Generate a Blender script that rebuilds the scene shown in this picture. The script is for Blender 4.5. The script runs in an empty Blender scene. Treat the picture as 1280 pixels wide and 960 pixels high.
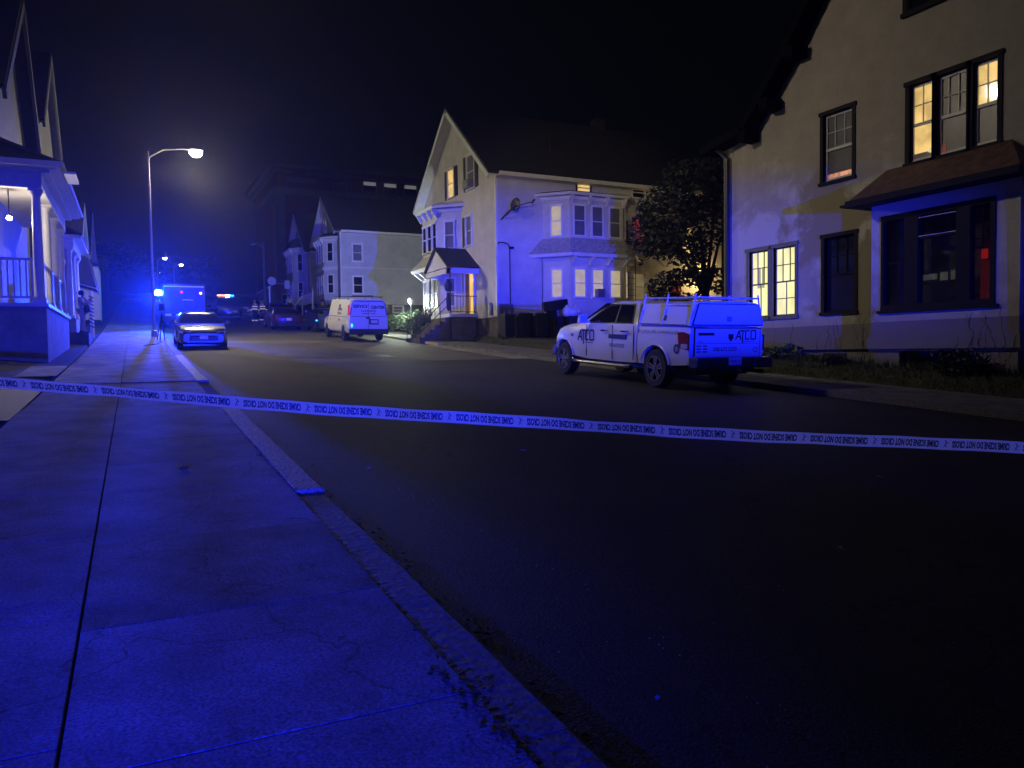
import bpy, bmesh, math, random
from mathutils import Vector, Matrix, Euler
R = math.radians
random.seed(7)
sc = bpy.context.scene
COL = sc.collection

# ---------------------------------------------------------------- camera, sky, exposure
A, P, RO, EYE = R(26.1), R(2.39), R(0.8), 1.6
Fw = Vector((math.sin(A)*math.cos(P), math.cos(A)*math.cos(P), -math.sin(P)))
r0 = Vector((math.cos(A), -math.sin(A), 0)); u0 = r0.cross(Fw)
Rt = r0*math.cos(RO) - u0*math.sin(RO); Up = u0*math.cos(RO) + r0*math.sin(RO)
cd = bpy.data.cameras.new('camera'); cam = bpy.data.objects.new('camera', cd); COL.objects.link(cam)
M = Matrix((Rt, Up, -Fw)).transposed().to_4x4(); M.translation = Vector((0, 0, EYE)); cam.matrix_world = M
cd.sensor_width = 36; cd.lens = 27; cd.clip_start = 0.05; cd.clip_end = 2000
sc.camera = cam
sc.view_settings.view_transform = 'Standard'; sc.view_settings.look = 'None'
sc.view_settings.exposure = 0; sc.view_settings.gamma = 1
sc.cycles.use_denoising = True
sc.cycles.max_bounces = 5; sc.cycles.volume_bounces = 0
sc.cycles.sample_clamp_indirect = 2.0
sc.cycles.caustics_reflective = False; sc.cycles.caustics_refractive = False
w = bpy.data.worlds.new('World'); sc.world = w; w.use_nodes = True
nt = w.node_tree; bg = nt.nodes['Background']
sky = nt.nodes.new('ShaderNodeTexSky'); sky.sky_type = 'NISHITA'; sky.sun_disc = False
sky.sun_elevation = R(1.0); sky.sun_rotation = R(200); sky.dust_density = 4
nt.links.new(sky.outputs[0], bg.inputs[0]); bg.inputs[1].default_value = 0.0012

def light(name, kind, loc, power, col, size=0.1, aim=None, angle=None, blend=0.5):
    d = bpy.data.lights.new(name, kind); d.energy = power; d.color = col
    if kind in ('POINT', 'SPOT'): d.shadow_soft_size = size
    if kind == 'SPOT': d.spot_size = R(angle); d.spot_blend = blend
    o = bpy.data.objects.new(name, d); COL.objects.link(o); o.location = loc
    if aim: o.rotation_euler = (Vector(aim)-Vector(loc)).to_track_quat('-Z', 'Y').to_euler()
    return o
WARM = (1.0, 0.86, 0.48); BLUE = (0.006, 0.014, 1.0)
light('street_lamp_light', 'POINT', (2.84, 41.0, 10.75), 1200, WARM, .12)
light('street_lamp_light', 'SPOT', (2.84, 41.0, 10.72), 2500, WARM, .12, (8.0, 37.5, 2.5), 118, .8)
light('hanging_lamp_light', 'SPOT', (1.6, 19.4, 11.75), 1950, (1.0, .84, .6), .15, (20, 25, 2.6), 150, 1)
light('wall_fill_light', 'SPOT', (-3.0, -8, 7), 11000, (1.0, .84, .58), .1, (19.8, 32.5, 9.0), 17, .9)  # unseen fill spot, added to brighten the white house's side wall
light('beacon_light', 'SPOT', (5.0, -12.1, 1.33), 210000, BLUE, .02, (10.6, 28, 2.8), 40, .95)
light('beacon_light', 'SPOT', (-3.4, -7.0, 1.6), 21000, BLUE, .02, (-5.0, 20, 1.7), 76, .7)
light('far_beacon_light', 'SPOT', (1.38, 51.1, 5.15), 42000, (.008, .03, 1.0), .12, (-2.6, 10, 1.5), 48, .9)
light('flood_lamp_light', 'POINT', (13.35, 41.5, 4.5), 560, (.86, 1.0, .82), .08)
light('flood_lamp_light', 'SPOT', (13.4, 41.6, 4.6), 3000, (.9, 1.0, .8), .08, (18.5, 61, 8.2), 52, .8)

# ---------------------------------------------------------------- helpers
def g(y):
    z = .056*y
    if y > 20:
        yy = min(y, 75); z += .00042*(yy-20)**2
        if y > 75: z += .028*(y-75)
    return z
OFF = {}
def tag(o, label=None, cat=None, group=None, kind=None):
    if label: o['label'] = label
    if cat: o['category'] = cat
    if group: o['group'] = group
    if kind: o['kind'] = kind
    return o
def thing(name, loc, label, cat, group=None, rz=0, pitch=0, world=False):
    o = bpy.data.objects.new(name, None); COL.objects.link(o); o.location = loc
    o.rotation_euler = (pitch, 0, rz); o.empty_display_size = .2
    if world: OFF[o.name] = Vector(loc)
    return tag(o, label, cat, group)
def off_of(p):
    while p is not None:
        if p.name in OFF: return OFF[p.name]
        p = p.parent
    return Vector((0, 0, 0))
class MB:
    def __init__(s): s.v = []; s.f = []
    def add(s, vs, fs):
        n = len(s.v); s.v += [Vector(a) for a in vs]; s.f += [tuple(i+n for i in f) for f in fs]
    def box(s, x0, x1, y0, y1, z0, z1):
        s.add([(x, y, z) for z in (z0, z1) for y in (y0, y1) for x in (x0, x1)],
              [(0,2,3,1),(4,5,7,6),(0,1,5,4),(2,6,7,3),(0,4,6,2),(1,3,7,5)])
        return s
    def hexa(s, b, t):
        s.add(list(b)+list(t), [(3,2,1,0),(4,5,6,7),(0,1,5,4),(1,2,6,5),(2,3,7,6),(3,0,4,7)]); return s
    def fbox(s, F, u0, u1, n0, n1, z0, z1):
        b = [F(u0,n0,z0), F(u1,n0,z0), F(u1,n1,z0), F(u0,n1,z0)]
        t = [F(u0,n0,z1), F(u1,n0,z1), F(u1,n1,z1), F(u0,n1,z1)]
        return s.hexa(b, t)
    def fpoly(s, F, pts, n0, n1):
        k = len(pts)
        s.add([F(u,n0,z) for u,z in pts]+[F(u,n1,z) for u,z in pts],
              [tuple(range(k))[::-1], tuple(range(k,2*k))]+[(i,(i+1)%k,(i+1)%k+k,i+k) for i in range(k)])
        return s
    def quad(s, a, b, c, d): s.add([a,b,c,d], [(0,1,2,3)]); return s
    def slab(s, a, b, c, d, t):
        a,b,c,d = map(Vector, (a,b,c,d)); n = (b-a).cross(d-a).normalized()*t
        if n.z > 0: n = -n
        return s.hexa([a,b,c,d], [a+n,b+n,c+n,d+n])
    def tube(s, pts, r, k=8, r2=None, cap=True):
        pts = [Vector(p) for p in pts]; n = len(pts); rings = []
        for i, p in enumerate(pts):
            d = (pts[min(i+1,n-1)]-pts[max(i-1,0)]).normalized()
            a = d.cross(Vector((0,0,1)) if abs(d.z) < .95 else Vector((1,0,0))).normalized(); b = d.cross(a)
            rr = r if r2 is None else r+(r2-r)*i/(n-1)
            if isinstance(r, (list, tuple)): rr = r[i]
            rings.append([p+a*rr*math.cos(2*math.pi*j/k)+b*rr*math.sin(2*math.pi*j/k) for j in range(k)])
        vs = [v for q in rings for v in q]; fs = []
        for i in range(n-1):
            for j in range(k):
                fs.append((i*k+j, i*k+(j+1)%k, (i+1)*k+(j+1)%k, (i+1)*k+j))
        if cap: fs += [tuple(range(k))[::-1], tuple(range((n-1)*k, n*k))]
        s.add(vs, fs); return s
    def lathe(s, prof, c=(0,0,0), axis='z', k=16, ring=False):
        if ring: prof = list(prof)+[prof[0]]
        n = len(prof); vs = []
        for r, h in prof:
            for j in range(k):
                a = 2*math.pi*j/k; p = (r*math.cos(a), r*math.sin(a), h)
                if axis == 'x': p = (h, p[0], p[1])
                if axis == 'y': p = (p[0], h, p[1])
                vs.append(Vector(p)+Vector(c))
        fs = [(i*k+j, i*k+(j+1)%k, (i+1)*k+(j+1)%k, (i+1)*k+j) for i in range(n-1) for j in range(k)]
        if not ring: fs += [tuple(range(k))[::-1], tuple(range((n-1)*k, n*k))]
        s.add(vs, fs); return s
    def loft(s, rings):
        k = len(rings[0]); n = len(rings)
        vs = [v for q in rings for v in q]
        fs = [(i*k+j, i*k+(j+1)%k, (i+1)*k+(j+1)%k, (i+1)*k+j) for i in range(n-1) for j in range(k)]
        fs += [tuple(range(k))[::-1], tuple(range((n-1)*k, n*k))]
        s.add(vs, fs); return s
    def mesh(s, name, off=Vector((0,0,0)), smooth=False, recalc=True):
        me = bpy.data.meshes.new(name); me.from_pydata([v-off for v in s.v], [], s.f); me.update()
        if recalc:
            bm = bmesh.new(); bm.from_mesh(me); bmesh.ops.recalc_face_normals(bm, faces=bm.faces); bm.to_mesh(me); bm.free()
        if smooth:
            me.shade_smooth()
        return me
    def build(s, name, mat, parent=None, smooth=False, bevel=0, label=None, recalc=True, auto=None):
        me = s.mesh(name, off_of(parent), smooth, recalc)
        me.materials.append(mat)
        o = bpy.data.objects.new(name, me); COL.objects.link(o); o.parent = parent
        if auto:
            me.shade_smooth(); bm = bmesh.new(); bm.from_mesh(me)
            for e in bm.edges:
                if len(e.link_faces) == 2 and e.calc_face_angle(0) > R(auto): e.smooth = False
            bm.to_mesh(me); bm.free()
        if bevel:
            m = o.modifiers.new('b', 'BEVEL'); m.width = bevel; m.segments = 2; m.limit_method = 'ANGLE'; m.angle_limit = R(40)
        if label: o['label'] = label
        return o
def frame(ox, oy, ux, uy):           # wall frame: u along (ux,uy); outward normal n = (uy,-ux)... chosen per wall
    U = Vector((ux, uy, 0)).normalized(); N = Vector((U.y, -U.x, 0)); O = Vector((ox, oy, 0))
    def F(u, n, z): return O+U*u+N*n+Vector((0,0,z))
    F.U, F.N, F.O = U, N, O
    return F
def apply_bool(o, cutter):
    c = bpy.data.objects.new('cut', cutter); COL.objects.link(c); c.matrix_world = o.matrix_world
    c.parent = o.parent
    m = o.modifiers.new('x', 'BOOLEAN'); m.object = c; m.operation = 'DIFFERENCE'; m.solver = 'EXACT'
    bpy.context.view_layer.update()
    dg = bpy.context.evaluated_depsgraph_get()
    me = bpy.data.meshes.new_from_object(o.evaluated_get(dg))
    o.modifiers.remove(m); o.data = me; bpy.data.objects.remove(c)
def copy_tree(o, parent=None):
    c = o.copy(); COL.objects.link(c); c.parent = parent
    for ch in list(o.children): copy_tree(ch, c)
    return c
def text(name, body, size, mat, parent, mtx, sx=1.0, bold=0.0, align='CENTER'):
    cu = bpy.data.curves.new(name, 'FONT'); cu.body = body; cu.size = size; cu.extrude = 0.0012
    cu.align_x = align; cu.align_y = 'CENTER'; cu.offset = bold; cu.resolution_u = 3
    t = bpy.data.objects.new(name, cu); COL.objects.link(t); bpy.context.view_layer.update()
    dg = bpy.context.evaluated_depsgraph_get(); me = bpy.data.meshes.new_from_object(t.evaluated_get(dg))
    bpy.data.objects.remove(t)
    me.transform(mtx @ Matrix.Diagonal((sx, 1, 1, 1))); me.materials.clear(); me.materials.append(mat)
    o = bpy.data.objects.new(name, me); COL.objects.link(o); o.parent = parent
    return o
def basis(origin, xd, yd):
    xd = Vector(xd).normalized(); yd = Vector(yd).normalized(); zd = xd.cross(yd)
    m = Matrix((xd, yd, zd)).transposed().to_4x4(); m.translation = Vector(origin); return m

# ---------------------------------------------------------------- materials
def mat(name, col=(.5,.5,.5), rough=.6, metal=0, spec=.5, coat=0, emis=None, es=0, noise=None, bump=None, trans=0, speck=None):
    m = bpy.data.materials.new(name); m.use_nodes = True; t = m.node_tree; b = t.nodes['Principled BSDF']
    b.inputs['Base Color'].default_value = (*col, 1); b.inputs['Roughness'].default_value = rough
    b.inputs['Metallic'].default_value = metal; b.inputs['Specular IOR Level'].default_value = spec
    b.inputs['Coat Weight'].default_value = coat; b.inputs['Coat Roughness'].default_value = .06
    if trans: b.inputs['Transmission Weight'].default_value = trans
    if emis: b.inputs['Emission Color'].default_value = (*emis, 1); b.inputs['Emission Strength'].default_value = es
    tc = t.nodes.new('ShaderNodeTexCoord')
    last = None
    if noise:                                     # (scale, amount dark, amount light)
        sc_, lo, hi = noise
        n = t.nodes.new('ShaderNodeTexNoise'); n.inputs['Scale'].default_value = sc_; n.inputs['Detail'].default_value = 7
        n.inputs['Roughness'].default_value = .65
        t.links.new(tc.outputs['Object'], n.inputs['Vector'])
        rp = t.nodes.new('ShaderNodeValToRGB')
        rp.color_ramp.elements[0].position = .3; rp.color_ramp.elements[1].position = .72
        rp.color_ramp.elements[0].color = (*[c*lo for c in col], 1); rp.color_ramp.elements[1].color = (*[min(1, c*hi) for c in col], 1)
        t.links.new(n.outputs['Fac'], rp.inputs[0]); last = rp.outputs[0]
        t.links.new(last, b.inputs['Base Color'])
    if speck:                                     # (scale, colour, threshold)
        s_, c_, th = speck
        v = t.nodes.new('ShaderNodeTexVoronoi'); v.inputs['Scale'].default_value = s_
        t.links.new(tc.outputs['Object'], v.inputs['Vector'])
        ml = t.nodes.new('ShaderNodeMath'); ml.operation = 'LESS_THAN'; ml.inputs[1].default_value = th
        t.links.new(v.outputs['Distance'], ml.inputs[0])
        mx = t.nodes.new('ShaderNodeMix'); mx.data_type = 'RGBA'
        t.links.new(ml.outputs[0], mx.inputs[0]); mx.inputs[7].default_value = (*c_, 1)
        if last: t.links.new(last, mx.inputs[6])
        else: mx.inputs[6].default_value = (*col, 1)
        t.links.new(mx.outputs[2], b.inputs['Base Color']); last = mx.outputs[2]
    if bump:
        bs, st, ds = bump
        n = t.nodes.new('ShaderNodeTexNoise'); n.inputs['Scale'].default_value = bs; n.inputs['Detail'].default_value = 6
        t.links.new(tc.outputs['Object'], n.inputs['Vector'])
        bp = t.nodes.new('ShaderNodeBump'); bp.inputs['Strength'].default_value = st; bp.inputs['Distance'].default_value = ds
        t.links.new(n.outputs['Fac'], bp.inputs['Height']); t.links.new(bp.outputs[0], b.inputs['Normal'])
    return m
def fine(m, sc_, lo, hi, crack=None):          # fine grain (and thin cracks) multiplied into the base colour
    t = m.node_tree; b = t.nodes['Principled BSDF']; tc = t.nodes.new('ShaderNodeTexCoord')
    src = b.inputs['Base Color'].links[0].from_socket
    n = t.nodes.new('ShaderNodeTexNoise'); n.inputs['Scale'].default_value = sc_; n.inputs['Detail'].default_value = 3
    t.links.new(tc.outputs['Object'], n.inputs['Vector'])
    mr = t.nodes.new('ShaderNodeMapRange'); mr.inputs[1].default_value = .3; mr.inputs[2].default_value = .7; mr.inputs[3].default_value = lo; mr.inputs[4].default_value = hi
    t.links.new(n.outputs['Fac'], mr.inputs[0])
    mm = t.nodes.new('ShaderNodeVectorMath'); mm.operation = 'SCALE'; t.links.new(src, mm.inputs[0]); t.links.new(mr.outputs[0], mm.inputs['Scale'])
    out = mm.outputs[0]
    if crack:
        cs, th, dist = crack
        v1 = t.nodes.new('ShaderNodeTexVoronoi'); v1.feature = 'DISTANCE_TO_EDGE'; v1.inputs['Scale'].default_value = cs
        nz = t.nodes.new('ShaderNodeTexNoise'); nz.inputs['Scale'].default_value = 1.1; nz.inputs['Detail'].default_value = 9
        mv = t.nodes.new('ShaderNodeVectorMath'); mv.operation = 'MULTIPLY_ADD'; mv.inputs[1].default_value = (dist,)*3
        t.links.new(tc.outputs['Object'], nz.inputs['Vector']); t.links.new(nz.outputs['Color'], mv.inputs[0]); t.links.new(tc.outputs['Object'], mv.inputs[2])
        t.links.new(mv.outputs[0], v1.inputs['Vector'])
        cr = t.nodes.new('ShaderNodeMapRange'); cr.inputs[1].default_value = 0; cr.inputs[2].default_value = th; cr.inputs[3].default_value = .35; cr.inputs[4].default_value = 1
        t.links.new(v1.outputs['Distance'], cr.inputs[0])
        m2 = t.nodes.new('ShaderNodeVectorMath'); m2.operation = 'SCALE'; t.links.new(out, m2.inputs[0]); t.links.new(cr.outputs[0], m2.inputs['Scale']); out = m2.outputs[0]
    t.links.new(out, b.inputs['Base Color'])
def nodes(m): return m.node_tree, m.node_tree.nodes['Principled BSDF']
def clap(name, col, pitch=.11, dirt=.8):
    m = mat(name, col, .65, noise=(1.3, dirt, 1.08)); t, b = nodes(m)
    tc = t.nodes.new('ShaderNodeTexCoord'); sp = t.nodes.new('ShaderNodeSeparateXYZ'); t.links.new(tc.outputs['Object'], sp.inputs[0])
    d = t.nodes.new('ShaderNodeMath'); d.operation = 'DIVIDE'; d.inputs[1].default_value = pitch; t.links.new(sp.outputs[2], d.inputs[0])
    f = t.nodes.new('ShaderNodeMath'); f.operation = 'FRACT'; t.links.new(d.outputs[0], f.inputs[0])
    pw = t.nodes.new('ShaderNodeMath'); pw.operation = 'POWER'; pw.inputs[1].default_value = 5; t.links.new(f.outputs[0], pw.inputs[0])
    sb = t.nodes.new('ShaderNodeMath'); sb.operation = 'SUBTRACT'; sb.inputs[0].default_value = 1
    t.links.new(f.outputs[0], sb.inputs[1])
    bp = t.nodes.new('ShaderNodeBump'); bp.inputs['Strength'].default_value = .9; bp.inputs['Distance'].default_value = .02
    t.links.new(sb.outputs[0], bp.inputs['Height']); t.links.new(bp.outputs[0], b.inputs['Normal'])
    return m
siding = clap('white clapboard', (.53, .515, .49)); siding2 = clap('cream clapboard', (.5, .5, .48), .12)
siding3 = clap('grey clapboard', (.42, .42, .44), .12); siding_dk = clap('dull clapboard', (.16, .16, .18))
trim = mat('white trim paint', (.66, .65, .63), .45, noise=(3, .85, 1.05))
dtrim = mat('dark trim paint', (.012, .011, .012), .6, spec=.12)
roofd = mat('black roof edge', (.004, .004, .004), .9, spec=.05)
shing = mat('dark roof shingle', (.028, .028, .03), .9, noise=(9, .6, 1.4), bump=(30, .5, .02))
shing_b = mat('brown awning shingle', (.15, .085, .055), .85, noise=(5, .45, 1.5), bump=(26, .6, .02))
foundm = mat('dark foundation stone', (.10, .085, .08), .85, noise=(3, .6, 1.4), bump=(8, .5, .03))
concw = mat('rendered porch wall', (.36, .35, .34), .85, noise=(1.6, .62, 1.15), bump=(9, .5, .03))
black = mat('black metal', (.012, .012, .013), .45); grey = mat('galvanised metal', (.3, .3, .31), .45, .8)
rubber = mat('black rubber', (.015, .015, .016), .8); chrome = mat('chrome', (.6, .6, .62), .18, 1)
glassd = mat('dark vehicle glass', (.008, .009, .012), .06, 0, .8)
panem = mat('dark window pane', (.012, .013, .017), .07, 0, .7)
paneg = mat('window pane with grey blind', (.13, .13, .15), .35, 0, .6, noise=(2, .7, 1.2))
shutter = mat('black shutter paint', (.012, .013, .014), .5)
white = mat('white plastic', (.7, .7, .7), .4); red = mat('red lens', (.25, .005, .005), .2, coat=.5)
clearl = mat('clear lens', (.5, .52, .55), .12, coat=.5); darkink = mat('black decal', (.01, .01, .014), .5)
paleink = mat('grey decal', (.22, .22, .26), .5); redink = mat('red decal', (.35, .05, .03), .5)
plate = mat('number plate', (.6, .62, .66), .35)
def lit(name, col, s, sc_=2.0, lo=.55, stretch=(1,1,1)):
    m = mat(name, (.2, .18, .15), .05, spec=.6); t, b = nodes(m)
    tc = t.nodes.new('ShaderNodeTexCoord'); mp = t.nodes.new('ShaderNodeMapping'); mp.inputs['Scale'].default_value = stretch
    n = t.nodes.new('ShaderNodeTexNoise'); n.inputs['Scale'].default_value = sc_; n.inputs['Detail'].default_value = 3
    rp = t.nodes.new('ShaderNodeValToRGB'); rp.color_ramp.elements[0].position = .35; rp.color_ramp.elements[1].position = .65
    rp.color_ramp.elements[0].color = (*[c*lo for c in col], 1); rp.color_ramp.elements[1].color = (*col, 1)
    t.links.new(tc.outputs['Object'], mp.inputs[0]); t.links.new(mp.outputs[0], n.inputs['Vector']); t.links.new(n.outputs['Fac'], rp.inputs[0])
    t.links.new(rp.outputs[0], b.inputs['Emission Color']); b.inputs['Emission Strength'].default_value = s
    return m
litY = lit('lit yellow blind', (1.0, .93, .42), 1.25, 1.2, .7, (1, 3, 1)); litW = lit('lit cream blind', (.85, .70, .42), .5, 3, .8)
litW2 = lit('lit lamp behind glass', (1.0, .66, .22), .95, 2.5, .6); litD = lit('lit doorway', (1.0, .62, .08), .95, 2, .8)
litR = lit('red lit blind', (.42, .05, .05), .6, 4, .5, (.3, .3, 3)); litDim = lit('dim cream blind', (.36, .27, .13), .45, 3, .7)
litTiny = lit('dim far window', (.4, .4, .38), .35, 3, .8)
bulb = mat('glowing lamp', (1, 1, 1), emis=(1, .95, .75), es=60)
bulb_f = mat('glowing flood lamp', (1, 1, 1), emis=(.9, 1, .85), es=60)
bulb_b = mat('glowing blue beacon', (0, .1, 1), emis=(.03, .4, 1), es=110)
bulb_s = mat('small glowing blue lamp and painted glint', (0, .1, 1), emis=(.02, .3, 1), es=8)
bulb_o = mat('glowing amber lamp', (1, .4, .1), emis=(1, .45, .15), es=4)
bulb_r = mat('glowing red lamp', (1, .02, .02), emis=(1, .03, .03), es=1.5)
bulb_far = mat('glowing far lamp', (1, 1, 1), emis=(1, .95, .85), es=40)

# asphalt with cracks and worn patches
asph = mat('worn asphalt', (.034, .032, .027), .7, spec=.25, noise=(.5, .65, 1.35), speck=(55, (.12, .12, .12), .05))
t, b = nodes(asph)
tc = t.nodes.new('ShaderNodeTexCoord')
n1 = t.nodes.new('ShaderNodeTexNoise'); n1.inputs['Scale'].default_value = 70; n1.inputs['Detail'].default_value = 4
t.links.new(tc.outputs['Object'], n1.inputs['Vector'])
v1 = t.nodes.new('ShaderNodeTexVoronoi'); v1.feature = 'DISTANCE_TO_EDGE'; v1.inputs['Scale'].default_value = .2
nz = t.nodes.new('ShaderNodeTexNoise'); nz.inputs['Scale'].default_value = 1.5; nz.inputs['Detail'].default_value = 8
mv = t.nodes.new('ShaderNodeVectorMath'); mv.operation = 'MULTIPLY_ADD'; mv.inputs[1].default_value = (1.3, 1.3, 1.3)
t.links.new(tc.outputs['Object'], nz.inputs['Vector']); t.links.new(nz.outputs['Color'], mv.inputs[0]); t.links.new(tc.outputs['Object'], mv.inputs[2])
t.links.new(mv.outputs[0], v1.inputs['Vector'])
cr = t.nodes.new('ShaderNodeMath'); cr.operation = 'LESS_THAN'; cr.inputs[1].default_value = .0022; t.links.new(v1.outputs['Distance'], cr.inputs[0])
mx = t.nodes.new('ShaderNodeMix'); mx.data_type = 'RGBA'; mx.inputs[7].default_value = (.012, .012, .012, 1)
src = b.inputs['Base Color'].links[0].from_socket
t.links.new(cr.outputs[0], mx.inputs[0]); t.links.new(src, mx.inputs[6]); t.links.new(mx.outputs[2], b.inputs['Base Color'])
hs = t.nodes.new('ShaderNodeMath'); hs.operation = 'MULTIPLY_ADD'; hs.inputs[1].default_value = -.8
t.links.new(cr.outputs[0], hs.inputs[0]); t.links.new(n1.outputs['Fac'], hs.inputs[2])
bp = t.nodes.new('ShaderNodeBump'); bp.inputs['Strength'].default_value = .7; bp.inputs['Distance'].default_value = .012
t.links.new(hs.outputs[0], bp.inputs['Height']); t.links.new(bp.outputs[0], b.inputs['Normal'])
asph_m = mat('dusty asphalt with painted lamplight', (.06, .055, .042), .75, noise=(.6, .55, 1.4), bump=(60, .6, .01))  # dusty tone made paler, the lamp pool painted into the colour
asph_l = mat('old pale asphalt', (.12, .112, .085), .75, noise=(1.2, .6, 1.3), bump=(60, .5, .01))
asph_d = mat('new dark asphalt', (.035, .035, .036), .55, noise=(1.5, .7, 1.2), bump=(60, .6, .01))
conc = mat('sidewalk concrete', (.26, .26, .285), .8, noise=(1.6, .4, 1.35), bump=(65, .6, .015), speck=(34, (.7, .7, .7), .07))
conc2 = mat('darker sidewalk concrete', (.2, .198, .195), .8, noise=(2.2, .4, 1.4), bump=(60, .6, .015), speck=(30, (.6, .6, .6), .07))
conc3 = mat('pale apron concrete', (.32, .30, .23), .8, noise=(.8, .6, 1.2), bump=(50, .5, .006))
granite = mat('granite kerb stone', (.6, .5, .28), .7, noise=(34, .15, 1.6), bump=(22, 1.0, .03))
granite3 = mat('pale kerb stone', (.75, .73, .68), .7, noise=(30, .7, 1.1), bump=(22, 1.0, .02))
granite2 = mat('grey kerb stone', (.2, .19, .18), .75, noise=(30, .4, 1.4), bump=(18, 1.0, .02))
fine(conc, 75, .45, 1.5, (.45, .006, 1.6)); fine(conc2, 70, .4, 1.5, (.5, .006, 1.8)); fine(conc3, 60, .6, 1.3); fine(asph, 60, .3, 1.9); fine(asph_m, 50, .4, 1.7, (.3, .004, 1.5)); fine(asph_l, 50, .5, 1.5); fine(asph_d, 50, .5, 1.6)
soil = mat('soil and thin grass', (.05, .05, .03), .95, noise=(2.5, .5, 1.5), bump=(14, 1, .05))
gapm = mat('dirt in joints', (.02, .018, .016), .95)
leafm = mat('dark green leaf', (.014, .02, .01), .6, noise=(1.5, .5, 1.6)); leafb = mat('light green leaf', (.12, .18, .06), .5, noise=(6, .5, 1.7))
leafh = mat('hedge leaf', (.05, .08, .035), .6, noise=(3, .5, 1.5))
bark = mat('bark', (.05, .04, .03), .9, noise=(8, .5, 1.4), bump=(20, 1, .03))
grassm = mat('grass blade', (.06, .08, .03), .8, noise=(3, .5, 1.6))
brickm = mat('dark red brick', (.16, .055, .045), .85, noise=(2, .7, 1.2)); stonem = mat('pale stone band', (.2, .18, .15), .8, noise=(1, .7, 1.2))
pinkm = mat('pink brick', (.38, .2, .17), .85, noise=(1.5, .8, 1.1))
# stucco with patches of bare render and a painted lamp shadow below sill height
stucco = mat('weathered stucco', (.43, .40, .35), .85, noise=(2.2, .85, 1.08))
t, b = nodes(stucco)
tc = t.nodes.new('ShaderNodeTexCoord'); sp = t.nodes.new('ShaderNodeSeparateXYZ'); t.links.new(tc.outputs['Object'], sp.inputs[0])
def patch(prev, scale, lo, hi, col, zc, zw, seed, yc=None, yw=None):
    n = t.nodes.new('ShaderNodeTexNoise'); n.inputs['Scale'].default_value = scale; n.inputs['Detail'].default_value = 9; n.noise_dimensions = '4D'
    n.inputs['W'].default_value = seed; n.inputs['Roughness'].default_value = .6; n.inputs['Distortion'].default_value = .4
    t.links.new(tc.outputs['Object'], n.inputs['Vector'])
    def bell(sock, c, wd):
        a = t.nodes.new('ShaderNodeMath'); a.operation = 'SUBTRACT'; a.inputs[1].default_value = c; t.links.new(sock, a.inputs[0])
        q = t.nodes.new('ShaderNodeMath'); q.operation = 'ABSOLUTE'; t.links.new(a.outputs[0], q.inputs[0])
        r = t.nodes.new('ShaderNodeMath'); r.operation = 'DIVIDE'; r.inputs[1].default_value = wd; t.links.new(q.outputs[0], r.inputs[0])
        return r.outputs[0]
    s1 = t.nodes.new('ShaderNodeMath'); s1.operation = 'MULTIPLY_ADD'; s1.inputs[1].default_value = -.22
    t.links.new(bell(sp.outputs[2], zc, zw), s1.inputs[0]); t.links.new(n.outputs['Fac'], s1.inputs[2]); out = s1.outputs[0]
    if yc is not None:
        s2 = t.nodes.new('ShaderNodeMath'); s2.operation = 'MULTIPLY_ADD'; s2.inputs[1].default_value = -.22
        t.links.new(bell(sp.outputs[1], yc, yw), s2.inputs[0]); t.links.new(out, s2.inputs[2]); out = s2.outputs[0]
    rp = t.nodes.new('ShaderNodeValToRGB'); rp.color_ramp.elements[0].position = lo; rp.color_ramp.elements[1].position = hi
    t.links.new(out, rp.inputs[0])
    mx = t.nodes.new('ShaderNodeMix'); mx.data_type = 'RGBA'; mx.inputs[7].default_value = (*col, 1)
    t.links.new(rp.outputs[0], mx.inputs[0]); t.links.new(prev, mx.inputs[6]); return mx.outputs[2]
prev = b.inputs['Base Color'].links[0].from_socket
prev = patch(prev, .9, .28, .40, (.58, .56, .52), 3.9, 1.6, 3.1)
prev = patch(prev, 1.2, .19, .30, (.33, .29, .19), 4.4, 1.5, 7.7, 2.9, 1.4)
prev = patch(prev, 1.5, .18, .27, (.29, .26, .18), 1.6, 2.0, 2.2, 1.75, .5)
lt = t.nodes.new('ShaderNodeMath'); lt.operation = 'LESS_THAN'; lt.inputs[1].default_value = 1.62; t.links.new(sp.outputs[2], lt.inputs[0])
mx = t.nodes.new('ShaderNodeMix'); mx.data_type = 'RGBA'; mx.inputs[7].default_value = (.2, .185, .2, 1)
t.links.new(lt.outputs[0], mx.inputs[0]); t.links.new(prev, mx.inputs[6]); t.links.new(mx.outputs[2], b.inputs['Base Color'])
nb = t.nodes.new('ShaderNodeTexNoise'); nb.inputs['Scale'].default_value = 24; nb.inputs['Detail'].default_value = 8
t.links.new(tc.outputs['Object'], nb.inputs['Vector'])
bp = t.nodes.new('ShaderNodeBump'); bp.inputs['Strength'].default_value = .7; bp.inputs['Distance'].default_value = .02
t.links.new(nb.outputs['Fac'], bp.inputs['Height']); t.links.new(bp.outputs[0], b.inputs['Normal'])
def paint(name, col, rough=.3): return mat(name, col, rough, coat=.35, noise=(1.5, .93, 1.03))
p_white = paint('white vehicle paint', (.72, .72, .72)); p_silver = mat('silver vehicle paint', (.2, .2, .195), .25, .7, coat=.5)
p_maroon = paint('maroon vehicle paint', (.05, .008, .008)); p_black = paint('black vehicle paint', (.012, .012, .014), .25)
p_blue = paint('dark blue vehicle paint', (.015, .02, .06)); p_navy = paint('navy truck paint', (.012, .012, .022))

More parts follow.
